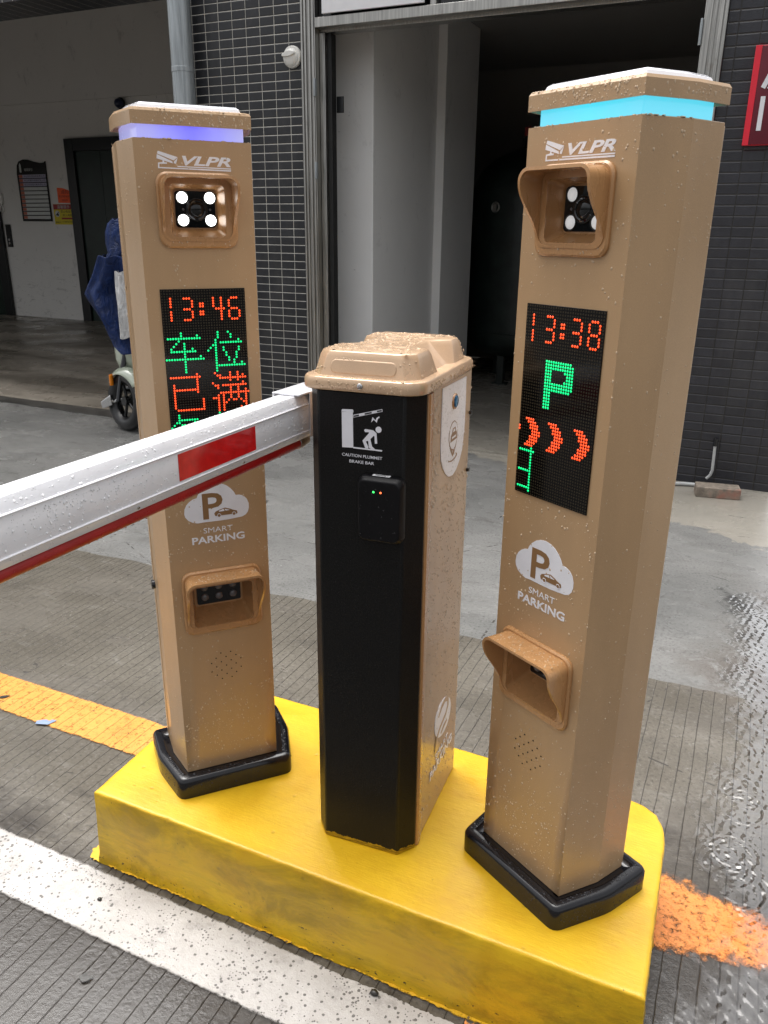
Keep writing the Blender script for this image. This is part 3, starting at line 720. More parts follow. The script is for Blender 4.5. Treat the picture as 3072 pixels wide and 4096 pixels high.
bw = [(-.052 + .009 * i, .012 + .012 * math.sin(i / 10 * PI * 1.0) + .010 * (i / 10)) for i in range(11)]
obj('brow', MB().plate([(u, z) for u, z in bw] + [(u, z - .012 - .02 * math.sin(i / 10 * PI)) for i, (u, z) in list(enumerate(bw))[::-1]], -.058, -.026), M['pvc_white'], al, 0.003)
sb = thing('signboard', 'white signboard mounted over the steel door lintel', 'sign', (-2.347, 4.875, 2.645))
obj('board', MB().box(-.335, .335, -.012, .003, 0, .55), M['sign_white'], sb, 0.002)
obj('lettering', text_mb('-4', .305, .326, .010, .032, -.0135), M['black_matte'], sb, 0, 0)
rs = thing('shop_sign', 'maroon acrylic box sign with bright red edge and white figures on the right wall', 'sign', (0.05, 4.9, 1.842))
obj('face', MB().box(-.232, .155, -.036, -.031, .003, .452), M['maroon'], rs, 0.001)
obj('edge', MB().box(-.262, .158, -.030, -.001, 0, .456).box(-.262, -.2325, -.037, -.0305, 0, .456), M['sign_red'], rs, 0.001)
obj('lettering', text_mb('15', -.205, -.065, .065, .225, -.0375, bold=0.01), M['white_ink'], rs, 0, 0)
obj('lettering', MB().plate([(-.212, .268), (-.192, .258), (-.158, .33), (-.135, .43), (-.158, .437), (-.178, .35)], -.0378, -.0363).plate([(-.184, .262), (-.166, .254), (-.120, .30), (-.09, .36), (-.105, .37), (-.136, .315)], -.0378, -.0363), M['white_ink'], rs, 0, 0)
# water point and brick
wp = thing('wall_pipe', 'thin grey water pipe with a black tap stub on the right tiled wall', 'pipe', (-0.118, 4.9, 0))
obj('pipe', MB().tube([(0, -.03, .26), (.004, -.03, .16), (.006, -.03, .10), (.0, -.03, .072), (-.012, -.03, .055), (-.02, -.03, .045)], .0085, 10), M['grey_pipe'], wp, 0)
obj('tap', MB().tube([(0, -.002, .275), (0, -.03, .275)], .011, 10).tube([(0, -.03, .245), (0, -.03, .292)], .0125, 10), M['black_plastic'], wp, 0.001)
hs_ = thing('hose', 'short grey hose lying along the foot of the right wall', 'hose', (-0.24, 4.80, 0.012))
obj('hose_body', MB().tube([(-.075, -.02, .0), (-.03, .004, .001), (.03, .015, .002), (.10, .012, .002)], .011, 10), M['grey_pipe'], hs_, 0)
obj('nozzle', MB().tube([(-.095, -.03, .0), (-.072, -.018, .0)], .0125, 10), M['black_plastic'], hs_, 0)
br = MB(); rb = random.Random(2)
br.box(-.118, .118, -.055, .055, 0, .06)
bo = obj('brick', br, M['brick'], None, 0.005, 35, 3, loc=(-0.066, 4.695, 0.0), rot=(0, 0, 0.16))
tag(bo, 'old grey brown brick lying against the foot of the right wall', 'brick')

# pressure tank in the room
tk = thing('pressure_tank', 'dark green domed pressure tank on short legs in the dim room', 'tank', (-2.05, 7.85, 0.012))
prof = [(0.0, .22), (.25, .235), (.45, .27), (.57, .33), (.61, .40), (.62, .5), (.62, 1.65), (.60, 1.78), (.53, 1.92), (.42, 2.02), (.25, 2.10), (.02, 2.135)]
vs = [[(r * math.cos(2 * PI * i / 40), r * math.sin(2 * PI * i / 40), z) for i in range(40)] for r, z in prof[1:]]
obj('vessel', MB().loft(vs), M['tank'], tk, 0)
obj('weld_band', MB().torus((0, 0, .5), .62, .008, (0, 0, 1), 40, 6), M['tank'], tk, 0)
for a in (-110, -75, 20, 150):
    x, y = .42 * math.cos(math.radians(a)), .42 * math.sin(math.radians(a))
    lg = obj('leg', MB().box(x - .035, x + .035, y - .03, y + .03, 0, .33), M['tank'], tk, 0.003)
    obj('foot_plate', MB().box(x - .07, x + .07, y - .05, y + .05, 0, .012), M['tank'], lg, 0)
obj('port', MB().torus((-.22, -.585, 1.6), .04, .008, (-.35, -.93, 0), 24, 8).disc((-.2164, -.5752, 1.6), .04, (-.35, -.93, 0), .004, 24), M['steel'], tk, 0)
va = obj('valve', MB().disc((-.1, -.1, 2.11), .028, (0, 0, 1), .16, 14, r2=.02).box(-.14, -.06, -.12, -.08, 2.15, 2.20), M['black_matte'], tk, 0)
obj('valve_lever', MB().box(-.085, -.07, -.125, -.12, 2.17, 2.30).box(-.125, -.085, -.125, -.12, 2.22, 2.29), M['red_ink'], va, 0)

# ================================================================== ISLAND
P = [(-1.212, 1.075), (-0.60, 1.073), (-0.002, 1.075), (-0.014, 1.47), (-0.022, 1.515), (-0.040, 1.548), (-0.068, 1.568), (-0.11, 1.578), (-0.7, 1.587), (-1.236, 1.589)]
ti = MB(); rI = random.Random(4)
def dense_len(poly, st):
    out = []
    for a, b in zip(poly, poly[1:] + poly[:1]):
        n = max(1, int(math.hypot(b[0] - a[0], b[1] - a[1]) / st)); out += [(a[0] + (b[0] - a[0]) * k / n, a[1] + (b[1] - a[1]) * k / n) for k in range(n)]
    return out
base_ = dense_len(P, .012); LI = []
for d, z, am in ((.007, .001, .0025), (.004, .03, .002), (.003, .07, .0015), (.002, .13, .0012), (.001, G - .007, .0008), (-.0005, G - .0025, .0010), (-.003, G - .0005, .0010), (-.008, G, .0003)):
    LI.append([(x + rI.uniform(-am, am), y + rI.uniform(-am, am), z) for x, y in offset_poly(base_, d)])
ti.loft(LI)
tio = obj('traffic_island', ti, M['yellow'], None, 0, 60)
tag(tio, 'yellow painted concrete island carrying the three parking machines', 'traffic island')

# ================================================================== CAMERA PILLARS
A_, B_, D1, D2, Z0, Z1 = 0.1039, 0.1219, 0.0862, 0.1578, 0.05, 1.3573
PLAN = [(-A_, 0), (A_, 0), (B_, D1), (B_, D2), (-B_, D2), (-B_, D1)]
CLOUD = [(-0.0668,0.6626),(-0.0657,0.6727),(-0.0614,0.6813),(-0.0551,0.6878),(-0.0472,0.6924),(-0.0397,0.6941),(-0.0370,0.7007),(-0.0310,0.7085),(-0.0224,0.7156),(-0.0122,0.7201),(-0.0007,0.7219),(0.0111,0.7199),(0.0219,0.7148),(0.0303,0.7075),(0.0367,0.6992),(0.0403,0.6914),(0.0483,0.6912),(0.0566,0.6878),(0.0631,0.6804),(0.0667,0.6707),(0.0666,0.6605),(0.0640,0.6519),(0.0590,0.6462),(0.0514,0.6428),(0.0364,0.6414),(0.0185,0.6401),(-0.0026,0.6400),(-0.0269,0.6404),(-0.0407,0.6396),(-0.0507,0.6423),(-0.0597,0.6478),(-0.0653,0.6556)]
CAR = [(-0.0064,0.6566),(-0.0034,0.6607),(0.0054,0.6642),(0.0169,0.6670),(0.0276,0.6631),(0.0322,0.6606),(0.0409,0.6577),(0.0420,0.6524),(0.0392,0.6504),(0.0289,0.6511),(0.0173,0.6512),(0.0082,0.6511),(-0.0010,0.6506),(-0.0049,0.6517)]
CAMS = [[(-0.0627,1.3376),(-0.0291,1.3285),(-0.0365,1.3230),(-0.0643,1.3331)], [(-0.0648,1.3321),(-0.0391,1.3215),(-0.0381,1.3180),(-0.0657,1.3253)], [(-0.0357,1.3218),(-0.0292,1.3274),(-0.0327,1.3175),(-0.0368,1.3185)],
        [(-0.0638,1.3186),(-0.0559,1.3197),(-0.0556,1.3228),(-0.0532,1.3219),(-0.0528,1.3196),(-0.0483,1.3192),(-0.0484,1.3171),(-0.0615,1.3166),(-0.0620,1.3115),(0.0651,1.3105),(0.0649,1.3080),(-0.0644,1.3095)],
        [(-0.0313,1.3144),(0.0652,1.3135),(0.0651,1.3117),(-0.0314,1.3126)]]
HOLES = [(0.0096,0.3317),(-0.0121,0.3323),(0.0208,0.3214),(-0.0011,0.3212),(0.0314,0.3107),(-0.0231,0.3215),(0.0097,0.3105),(-0.0121,0.3104),(-0.0337,0.3107),(0.0203,0.3002),(-0.0013,0.2997),(0.0313,0.2893),(-0.0231,0.3),(0.0096,0.2892),(-0.0123,0.2896),(-0.034,0.2896),(0.0202,0.2787),(-0.0012,0.2782),(-0.023,0.279),(0.0094,0.2681),(-0.0123,0.2681)]

def subdiv(P_, per, m):
    out = []
    for i, p in enumerate(P_):
        out.append(p)
        if (i + 1) % per == 0:
            q = P_[(i + 1) % len(P_)]
            out += [(p[0] + (q[0] - p[0]) * k / m, p[1] + (q[1] - p[1]) * k / m) for k in range(1, m)]
    return out
rrect0 = rrect
def hood(mb, hw, z0, z1, r, ow, oz0, oz1, pw, pz0, pz1, pd, vd, vw, vz, wd_=.70):
    """flange, tapered recess and a visor that sweeps down both sides; front towards -Y"""
    n = 7
    def rrect(*a): return subdiv(rrect0(*a), a[5] + 1, 9)
    O = rrect(-hw, hw, z0, z1, r, n); I = rrect(-ow, ow, oz0, oz1, 0.008, n); Pn = rrect(-pw, pw, pz0, pz1, 0.006, n)
    L = lambda pts, y: [(u, y, z) for u, z in pts]
    ft = -0.007
    O2 = rrect(-hw + .003, hw - .003, z0 + .003, z1 - .003, r - .002, n)
    mb.loft([L(O, -0.0002), L(O, ft + .003), L(O2, ft), L(I, ft), L(I, ft + .004), L(Pn, pd)], False, True)
    V = rrect(-vw, vw, z0 + .012, vz, r * .9, n)
    Vi = rrect(-vw + .0045, vw - .0045, z0 + .0165, vz - .0045, r * .9 - .003, n)
    def dep(z, wd_=wd_):
        s = (z - (z0 + .018)) / (z1 - z0 - .03); s = max(0, min(1, (s - .02) / wd_)); s = s * s * (3 - 2 * s)
        return 0.0012 + vd * s
    fl = 1.05
    out1 = [(u, ft + .001, z) for u, z in V]; out2 = [(u * (1 + .03 * dep(z) / vd), ft - dep(z) * .8, z) for u, z in V]; out3 = [(u * (1 + .045 * dep(z) / vd), ft - dep(z), z) for u, z in V]
    in3 = [(u * (1 + .045 * dep(z) / vd), ft - dep(z) - .0004, z) for u, z in Vi]; in1 = [(u, ft - .0003, z) for u, z in Vi]
    mb.loft([out1, out2, out3, in3, in1], False, False)
    return mb

FONT = {  # bitmaps on a 32 x 64 dot matrix, (column, row)
}
def seg(c0, r0, s):
    D = {'1': [(0, k) for k in (0, 1, 2, 3, 5, 6, 7, 8)],
         '3': [(0, 0), (1, 0), (2, 0), (3, 1), (3, 2), (3, 3), (0, 4), (1, 4), (2, 4), (3, 5), (3, 6), (3, 7), (0, 8), (1, 8), (2, 8)],
         '4': [(0, 0), (0, 1), (0, 2), (0, 3), (1, 4), (2, 4), (3, 4), (4, 4)] + [(3, k) for k in (0, 1, 2, 3, 5, 6, 7, 8)],
         '6': [(1, 0), (2, 0), (3, 0), (0, 1), (0, 2), (0, 3), (0, 5), (0, 6), (0, 7), (1, 4), (2, 4), (3, 4), (4, 5), (4, 6), (4, 7), (1, 8), (2, 8), (3, 8)],
         '8': [(1, 0), (2, 0), (3, 0), (0, 1), (0, 2), (0, 3), (4, 1), (4, 2), (4, 3), (1, 4), (2, 4), (3, 4), (0, 5), (0, 6), (0, 7), (4, 5), (4, 6), (4, 7), (1, 8), (2, 8), (3, 8)],
         ':': [(0, 2), (1, 2), (0, 3), (1, 3), (0, 5), (1, 5), (0, 6), (1, 6)]}
    return [(c0 + c, r0 + r) for c, r in D[s]]
def H(r, a, b): return [(c, r) for c in range(a, b + 1)]
def Vv(c, a, b): return [(c, r) for r in range(a, b + 1)]
CHE = [(6, 0), (6, 1), (12, 1)] + H(2, 1, 13) + [(5, 3), (4, 4), (3, 5), (2, 6), (10, 6)] + H(7, 2, 11) + H(10, 0, 14) + [(13, 9)] + Vv(7, 4, 15)
WEI = [(4, 0), (8, 0), (4, 1), (9, 1), (4, 2), (9, 2), (3, 3), (12, 3)] + H(4, 5, 13) + Vv(3, 4, 15) + [(2, 5), (1, 6), (6, 6), (12, 6), (0, 7), (6, 7), (12, 7), (7, 8), (11, 8), (7, 9), (11, 9), (8, 10), (11, 10), (8, 11), (10, 11), (10, 12), (13, 12)] + H(13, 4, 14)
YI = [(11, 0)] + H(1, 1, 12) + Vv(11, 2, 7) + Vv(2, 4, 13) + H(6, 3, 10) + Vv(13, 10, 13) + H(14, 3, 13)
MAN = [(2, 0), (8, 0), (11, 0), (3, 1), (4, 1), (8, 1), (11, 1), (13, 1)] + H(2, 4, 14) + [(8, 3), (11, 3), (1, 4), (13, 4), (2, 5), (3, 5)] + H(5, 5, 14) + [(3, 6), (8, 6), (11, 6), (8, 7), (11, 7), (14, 7)] + H(8, 4, 15) + [(3, 9), (5, 9), (8, 9), (11, 9), (14, 9), (1, 10), (2, 10), (3, 10), (5, 10), (8, 10), (11, 10), (14, 10), (3, 11), (5, 11), (7, 11), (9, 11), (10, 11), (12, 11), (14, 11), (3, 12), (5, 12), (6, 12), (13, 12), (14, 12), (3, 13), (5, 13), (14, 13), (3, 14), (5, 14), (12, 14), (14, 14), (3, 15), (5, 15), (13, 15)]
QIAN = [(3, 0), (19, 0), (3, 1)] + H(2, 3, 10) + [(2, 3), (3, 3), (9, 3), (1, 4), (4, 4), (5, 4), (0, 5), (5, 5), (5, 6), (5, 7), (4, 8)] + H(3, 17, 27) + Vv(20, 4, 10)
off = lambda L, c, r: [(a + c, b + r) for a, b in L]
LEFT_RED = seg(3, 3, '1') + seg(8, 3, '3') + seg(14, 3, ':') + seg(19, 3, '4') + seg(25, 3, '6') + off(YI, 0, 32) + off(MAN, 16, 32)
LEFT_GRN = off(CHE, 0, 16) + off(WEI, 16, 16) + off(QIAN, 0, 48)
PB = []
for r in range(16):
    for c in range(12):
        on = c < 3 or (r < 3 and c < 11) or (7 <= r < 10 and c < 11) or (c >= 9 and 1 <= r < 9) or (c == 8 and r in (3, 6))
        if r >= 10 and c >= 3: on = False
        if on and not ((c == 11) and r in (0, 9)): PB.append((10 + c, 17 + r))
CHEV = lambda b: [(b + o + k, 37 + r) for r, o in enumerate((0, 1, 2, 2, 3, 3, 2, 2, 1, 0)) for k in range(4) if b + o + k < 32]
RIGHT_RED = seg(3, 3, '1') + seg(9, 3, '3') + seg(15, 3, ':') + seg(20, 3, '3') + seg(26, 3, '8') + CHEV(3) + CHEV(13) + CHEV(24) + [(0, 40), (0, 41)]
RIGHT_GRN = PB + H(48, 1, 7) + Vv(6, 47, 62) + H(55, 1, 5) + H(61, 1, 5)

def dots(cells):
    mb = MB(); p = 0.1584 / 32
    for c, r in sorted(set(cells)):
        u = -0.0792 + (c + .5) * p; z = 1.104 - (r + .5) * (0.3126 / 64)
        mb.disc((u, -0.0032, z), 0.0020, (0, -1, 0), 0.0006, 8, r2=0.0014)
    return mb

def pillar(label, loc, rz, red, grn, band, lamp, seed):
    rng = random.Random(seed)
    t = thing('parking_camera_pillar', label, 'camera pillar', (*loc, G), rz, 'licence plate camera pillars on the island')
    # plinth: black moulded base with a raised lip
    op = offset_poly(PLAN, 0.036)
    op[0] = (op[0][0] + .004, op[0][1]); op[1] = (op[1][0] - .004, op[1][1])
    def rnd(poly, r, n=4):
        out = []
        for i in range(len(poly)):
            a, b, c = Vector(poly[i - 1]), Vector(poly[i]), Vector(poly[(i + 1) % len(poly)])
            p = b + (a - b).normalized() * r; q = b + (c - b).normalized() * r
            for k in range(n + 1):
                s = k / n; out.append(tuple(p * (1 - s) ** 2 + b * 2 * s * (1 - s) + q * s * s))
        return out
    RP = rnd(op, 0.018)
    lv = [(0.0, 0.0), (0.0, 0.040), (-.004, 0.047), (-.009, 0.050), (-.020, 0.050), (-.025, 0.044), (-.033, 0.043)]
    obj('base', MB().loft([[(x, y, z) for x, y in offset_poly(RP, d)] for d, z in lv]), M['black_plastic'], t, 0, 50)
    # body shell with two openings for the hoods
    bd = MB()
    us = [-A_, -.070, -.056, .056, .070, A_]; zs = [Z0 - .006, .402, .515, 1.188, 1.294, Z1]
    for i in range(5):
        for k in range(5):
            if (k == 1 and 1 <= i <= 3) or (k == 3 and i == 2): continue
            a, b, c, d = us[i], us[i + 1], zs[k], zs[k + 1]
            bd.add([(a, 0, c), (b, 0, c), (b, 0, d), (a, 0, d)], [(0, 1, 2, 3)])
    for i in range(1, 6):
        p, q = PLAN[i], PLAN[(i + 1) % 6]
        bd.add([(p[0], p[1], Z0 - .006), (q[0], q[1], Z0 - .006), (q[0], q[1], Z1), (p[0], p[1], Z1)], [(0, 1, 2, 3)])
    bd.add([(x, y, Z1) for x, y in PLAN], [tuple(range(6))])
    body = obj('body', bd, M['bronze'], t, 0, 5, weld=True)
    b2 = body.modifiers.new('bevel', 'BEVEL'); b2.width = .0012; b2.segments = 2; b2.limit_method = 'ANGLE'; b2.angle_limit = math.radians(30)
    obj('back_cover', MB().prism([(-B_ - .0014, D2 - .016), (B_ - .001, D2 - .002), (B_ - .001, D2 + .004), (-B_ - .0014, D2 + .004)], Z0, Z1 - .004), M['bronze'], t, 0.002)
    obj('light_band', MB().prism(offset_poly(PLAN, -0.0125), Z1 + .0005, 1.3845), band, t, 0.002)
    cl = lambda d, z, s_=0.002: [(x, y, z) for x, y in offset_poly(PLAN, d)]
    cap = MB().loft([cl(-0.0005, 1.379), cl(0.0018, 1.379), cl(0.0018, 1.4005), cl(-0.001, 1.405), cl(-.016, 1.4078), cl(-.05, 1.4082)], False, True)
    cap.loft([cl(-0.0005, 1.379), cl(-0.0005, 1.3845), cl(-.09, 1.3848)], False, False)
    co_ = obj('cap', cap, M['bronze'], t, 0, 30)
    obj('cap_plate', MB().loft([cl(-.016, 1.4076), cl(-.0185, 1.4130), cl(-.024, 1.4165), cl(-.05, 1.418)], False, True), M['white_plate'], co_, 0, 30)
    # display
    ds = obj('display', MB().box(-.0792, .0792, -.0022, .012, .7914, 1.104), M['display'], t, 0.0004)
    obj('display_characters', dots(red), M['led_red'], ds, 0, 0)
    obj('display_characters', dots(grn), M['led_green'], ds, 0, 0)
    # hoods
    h1 = obj('camera_housing', hood(MB(), .0715, 1.176, 1.3045, .02, .0495, 1.1955, 1.2845, .0385, 1.209, 1.277, .022, .042, .0655, 1.2985, .84), M['bronze_plastic'], t, 0, 40)
    obj('camera_panel', MB().plate(rrect(-.0365, .0365, 1.2115, 1.2745, .006), .0195, .0215), M['glass_dark'], h1, 0)
    for u in (-.0232, .0272):
        for z in (1.2243, 1.2632):
            obj('led_lamp', MB().disc((u, .0193, z), .0098, (0, -1, 0), .001, 20, r2=.0086, dome=.003), lamp, h1, 0); obj('lamp_ring', MB().torus((u, .0190, z), .0112, .0012, (0, 1, 0), 24, 6), M['lens_ring'], h1, 0)
    le = obj('lens', MB().torus((.002, .0185, 1.2425), .0160, .0030, (0, 1, 0), 32, 8).disc((.002, .0192, 1.2425), .0145, (0, -1, 0), .001, 28, dome=.004), M['glass_dark'], h1, 0)
    obj('lens_ring', MB().torus((.002, .0175, 1.2425), .0192, .0012, (0, 1, 0), 32, 6), M['lens_ring'], h1, 0)
    for u in (-.0225, .0265): obj('sensor_dot', MB().disc((u, .0193, 1.243), .0022, (0, -1, 0), .001, 12), M['grey_lens'], h1, 0)
    h2 = obj('lamp_housing', hood(MB(), .0842, .389, .534, .02, .064, .4065, .4975, .052, .432, .494, .042, .047, .0785, .5275, .88), M['bronze_plastic'], t, 0, 40)
    obj('sensor_panel', MB().plate(rrect(-.0475, .0475, .437, .492, .004), .0385, .0412), M['black_gloss'], h2, 0)
    for u in (-.031, 0.0, .031):
        for z in (.453, .4765): obj('sensor_lens', MB().disc((u, .0383, z), .0088, (0, -1, 0), .0006, 18, dome=.004), M['grey_lens'], h2, 0)
    # printing
    lg = MB()
    for pl in CAMS: lg.plate(pl, -.0005, 0.0003)
    lo = obj('logo', lg, M['white_ink'], t, 0, 0)
    obj('lettering', text_mb('VLPR', -.0215, .0650, 1.3155, 1.3312, -.0005, bold=.028, shear=.28), M['white_ink'], lo, 0, 0)
    em = obj('cloud_emblem', MB().plate(CLOUD, -.0005, .0003), M['white_ink'], t, 0, 0)
    obj('lettering', text_mb('P', -.0292, .0124, .6462, .7018, -.0009, thick=.0003, bold=.016), M['brown_ink'], em, 0, 0)
    obj('car_symbol', MB().plate(CAR, -.0009, -.0006).disc((.0035, -.0006, .6516), .0034, (0, -1, 0), .0004, 14).disc((.0346, -.0006, .6518), .0034, (0, -1, 0), .0004, 14), M['brown_ink'], em, 0, 0)
    wnd = MB().plate([(.0031, .6616), (.0132, .6648), (.0155, .6602), (.0046, .6597)], -.0012, -.001); wnd.plate([(.0153, .6649), (.0265, .6608), (.0176, .6603)], -.0012, -.001)
    wnd.torus((.0035, -.0009, .6516), .0036, .0005, (0, 1, 0), 16, 4).torus((.0346, -.0009, .6518), .0036, .0005, (0, 1, 0), 16, 4)
    obj('car_window', wnd, M['white_ink'], em, 0, 0)
    obj('lettering', text_mb('SMART', -.0305, .0300, .6158, .6272, -.0005, bold=-.004), M['white_ink'], t, 0, 0)
    obj('lettering', text_mb('PARKING', -.0552, .0545, .5935, .6093, -.0005, bold=.022), M['white_ink'], t, 0, 0)
    hl = MB()
    for u, z in HOLES: hl.disc((u, -.0006, z), .0015, (0, -1, 0), .0003, 10)
    obj('speaker_grille', hl, M['black_matte'], t, 0, 0)
    obj('lock', MB().disc((-B_ - .003, D1 + .025, .47), .010, (-1, 0, 0), .008, 16), M['black_plastic'], t, 0.001)
    # rain
    def front_keep(a, b, p, r):
        u, z = p.x, p.z
        if abs(u) < .083 and .785 < z < 1.108: return False
        if abs(u) < .075 and 1.172 < z < 1.308: return r.random() < .0
        if abs(u) < .087 and .385 < z < .538: return False
        w_ = 1.0 if z > 1.26 or z < .24 else (.55 if .5 < z < .78 else .28)
        if abs(abs(u) - A_) < .008: w_ += .3
        return r.random() < w_
    cd = Vector((B_ - A_, D1, 0)); H_ = Z1 - Z0
    nr = (D1, -(B_ - A_), 0)
    side_keep = lambda a, b, p, r: r.random() < (.35 + (.5 if p.z > 1.2 or p.z < .3 else 0) + (.3 if a > .7 else 0))
    faces = [((-A_, -.0, Z0), (2 * A_, 0, 0), (0, 0, H_), (0, -1, 0), 1600, .0006, .0026, .5, front_keep),
             ((A_, 0, Z0), cd, (0, 0, H_), nr, 560, .0006, .0023, .6, side_keep),
             ((B_, D1, Z0), (0, D2 - D1, 0), (0, 0, H_), (1, 0, 0), 600, .0006, .0022, .6, side_keep),
             ((-A_, 0, Z0), (-cd.x, cd.y, 0), (0, 0, H_), (-D1, -(B_ - A_), 0), 420, .0006, .0023, .6, side_keep),
             ((-B_ - .0014, D2 - .016, Z0), (0, .018, 0), (0, 0, H_), (-1, 0, 0), 420, .0006, .0022, .6, None),
             ((-A_ - .001, -.0018, 1.380), (2 * A_ + .002, 0, 0), (0, 0, .021), (0, -1, 0), 150, .0007, .0026, .9, None),
             ((A_ + .001, -.0016, 1.380), cd, (0, 0, .021), nr, 70, .0007, .0026, .9, None),
             ((B_ + .0018, D1, 1.380), (0, D2 - D1, 0), (0, 0, .021), (1, 0, 0), 45, .0007, .0026, .9, None),
             ((-A_ - .001, -.0016, 1.380), (-cd.x, cd.y, 0), (0, 0, .021), (-D1, -(B_ - A_), 0), 70, .0007, .0026, .9, None),
             ((-A_, -.003, 1.404), (2 * A_, 0, 0), (0, .012, .003), (0, -.3, 1), 90, .0009, .0024, .3, None),
             ((-A_, .001, Z1 + .0003), (2 * A_, 0, 0), (0, .009, 0), (0, 0, 1), 26, .002, .005, .2, None),
             ((A_ - .004, .004, Z1 + .0003), cd, (.006, 0, 0), (0, 0, 1), 14, .002, .0045, .2, None),
             ((-.066, -.0075, 1.181), (.132, 0, 0), (0, 0, .012), (0, -1, 0), 14, .0008, .002, .4, None),
             ((-.06, -.049, 1.2985), (.12, 0, 0), (0, .040, .0002), (0, 0, 1), 130, .0008, .0026, .2, None),
             ((-.072, -.052, .5275), (.144, 0, 0), (0, .043, .0002), (0, 0, 1), 150, .0006, .0022, .2, None)]
    tag(obj('water_drops', drops_mb(rng, faces), M['drop_bronze'], t, 0, 60), kind='stuff')
    fb = []
    for i in (0, 1, 2, 5):
        a, b = Vector((*op[i], 0)), Vector((*op[(i + 1) % 6], 0)); e = b - a; n_ = Vector((e.y, -e.x, 0)).normalized()
        fb.append((a + e * .1 + Vector((0, 0, .004)) + n_ * .0002, e * .8, (0, 0, .034), n_, 70, .0007, .0024, .4, None))
        fb.append((a + e * .12 - n_ * .010 + Vector((0, 0, .0500)), e * .76, -n_ * .010, (0, 0, 1), 55, .001, .0035, .2, None))
    tag(obj('water_drops', drops_mb(rng, fb), M['drop_black'], t, 0, 60), kind='stuff')
    return t
pillar('tan parking camera pillar with violet light band, its display reading 13:46', (-0.954, 1.254), math.radians(48.12), LEFT_RED, LEFT_GRN, M['band_blue'], M['lamp_hot'], 21)
pillar('tan parking camera pillar with cyan light band, its display showing a green P', (-0.267, 1.236), math.radians(-29.92), RIGHT_RED, RIGHT_GRN, M['band_cyan'], M['lamp_dim'], 22)

# ================================================================== BARRIER GATE
bg_ = thing('barrier_gate', 'black fronted bronze barrier gate cabinet with a white boom arm', 'barrier gate', (-0.59, 1.186, G), math.radians(3.66))
CA, CB, CC, CD = 0.0802, 0.109, 0.040, 0.318
CPL = [(-CA, 0), (CA, 0), (CB, CC), (CB, CD), (-CB, CD), (-CB, CC)]
obj('front_panel', MB().prism([(-CA, 0), (CA, 0), (CB, CC - .004), (CB - .006, CC), (-CB + .006, CC), (-CB, CC - .004)], 0.0, 0.953), M['panel_black'], bg_, 0.004, 30, 3)
bdy = MB().prism([(-CB + .002, CC + .001), (CB - .002, CC + .001), (CB - .001, CD), (-CB + .001, CD)], 0.0, 0.953)
obj('body', bdy, M['bronze'], bg_, 0.003)
for s in (-1, 1):
    xs = [(.0985, CC + .0005), (.1085, CC + .0005), (.1115, CC + .004), (.1118, CC + .016), (.1110, CC + .022), (.1085, CC + .025)]
    obj('edge_trim', MB().prism([(s * a, b) for a, b in xs], 0.001, 0.9505), M['bronze_plastic'], bg_, 0.0008)
# lid
def crect(hw, d0, d1, c, n=4):
    P_ = []
    for (cx, cy, a0) in ((hw - c, d1 - c, 0), (-hw + c, d1 - c, 90), (-hw + c, d0 + c, 180), (hw - c, d0 + c, 270)):
        for i in range(n + 1):
            a = math.radians(a0 + 90 * i / n); P_.append((cx + c * math.cos(a), cy + c * math.sin(a)))
    return P_
rimL = [(crect(.1110, -.008, .330, .034), .9535), (crect(.1130, -.010, .332, .035), .9555), (crect(.1130, -.010, .332, .035), .970), (crect(.1105, -.0075, .3295, .034), .9755), (crect(.105, .001, .321, .026), .9765)]
lid = MB().loft([[(x, y, z) for x, y in P_] for P_, z in rimL])
def hshape(w_, w2, d0, da, db, dc, dd, d1, c):
    R = [(w_ - c, d0), (w_, d0 + c), (w_, da), (w2, db), (w2, dc), (w_, dd), (w_, d1 - c), (w_ - c, d1)]
    return [(-x, y) for x, y in R[::-1]] + R
HS = [(hshape(.0985, .088, .006, .118, .126, .205, .222, .314, .022), .9762), (hshape(.0955, .080, .009, .114, .126, .204, .226, .311, .022), .986),
      (hshape(.0900, .060, .0135, .106, .126, .203, .234, .306, .022), 1.008), (hshape(.0860, .054, .0175, .102, .124, .204, .238, .302, .022), 1.0165), (hshape(.079, .050, .025, .096, .119, .209, .244, .295, .02), 1.0185)]
def dense(poly, k=3):
    out = []
    for i in range(len(poly)):
        a, b = poly[i], poly[(i + 1) % len(poly)]
        for j in range(k): out.append((a[0] + (b[0] - a[0]) * j / k, a[1] + (b[1] - a[1]) * j / k))
    return out
lid.loft([[(x, y, z) for x, y in dense(P_)] for P_, z in HS], False, True)
lo = obj('lid', lid, M['lid'], bg_, 0.0035, 50, 3)
ins = rrect(-.060, .062, .9795, 1.0045, .010)
obj('raised_panel', MB().loft([[(u, .0085 + (z - .976) * .19 - .0, z) for u, z in ins], [(u * .97, .0060 + (z - .976) * .19, .992 + (z - .992) * .9) for u, z in ins]]), M['lid'], lo, 0.0012)
for (x, y) in ((-.04, .05), (.02, .06), (-.02, .10), (.035, .10), (0, .16), (-.02, .21), (.03, .25), (-.045, .27), (.0, .285)):
    a = random.uniform(.018, .03)
    obj('raised_panel', MB().loft([[(x - a, y, 1.0183), (x, y - a * .8, 1.0183), (x + a, y, 1.0183), (x, y + a * .8, 1.0183)], [(x - a * .8, y, 1.0192), (x, y - a * .64, 1.0192), (x + a * .8, y, 1.0192), (x, y + a * .64, 1.0192)]]), M['lid'], lo, 0.001)
obj('screw', MB().disc((.0035, -.0100, .9647), .0052, (0, -1, 0), .002, 18, dome=.0016).disc((.0035, -.0134, .9647), .0016, (0, -1, 0), .0006, 6), M['chrome'], lo, 0)
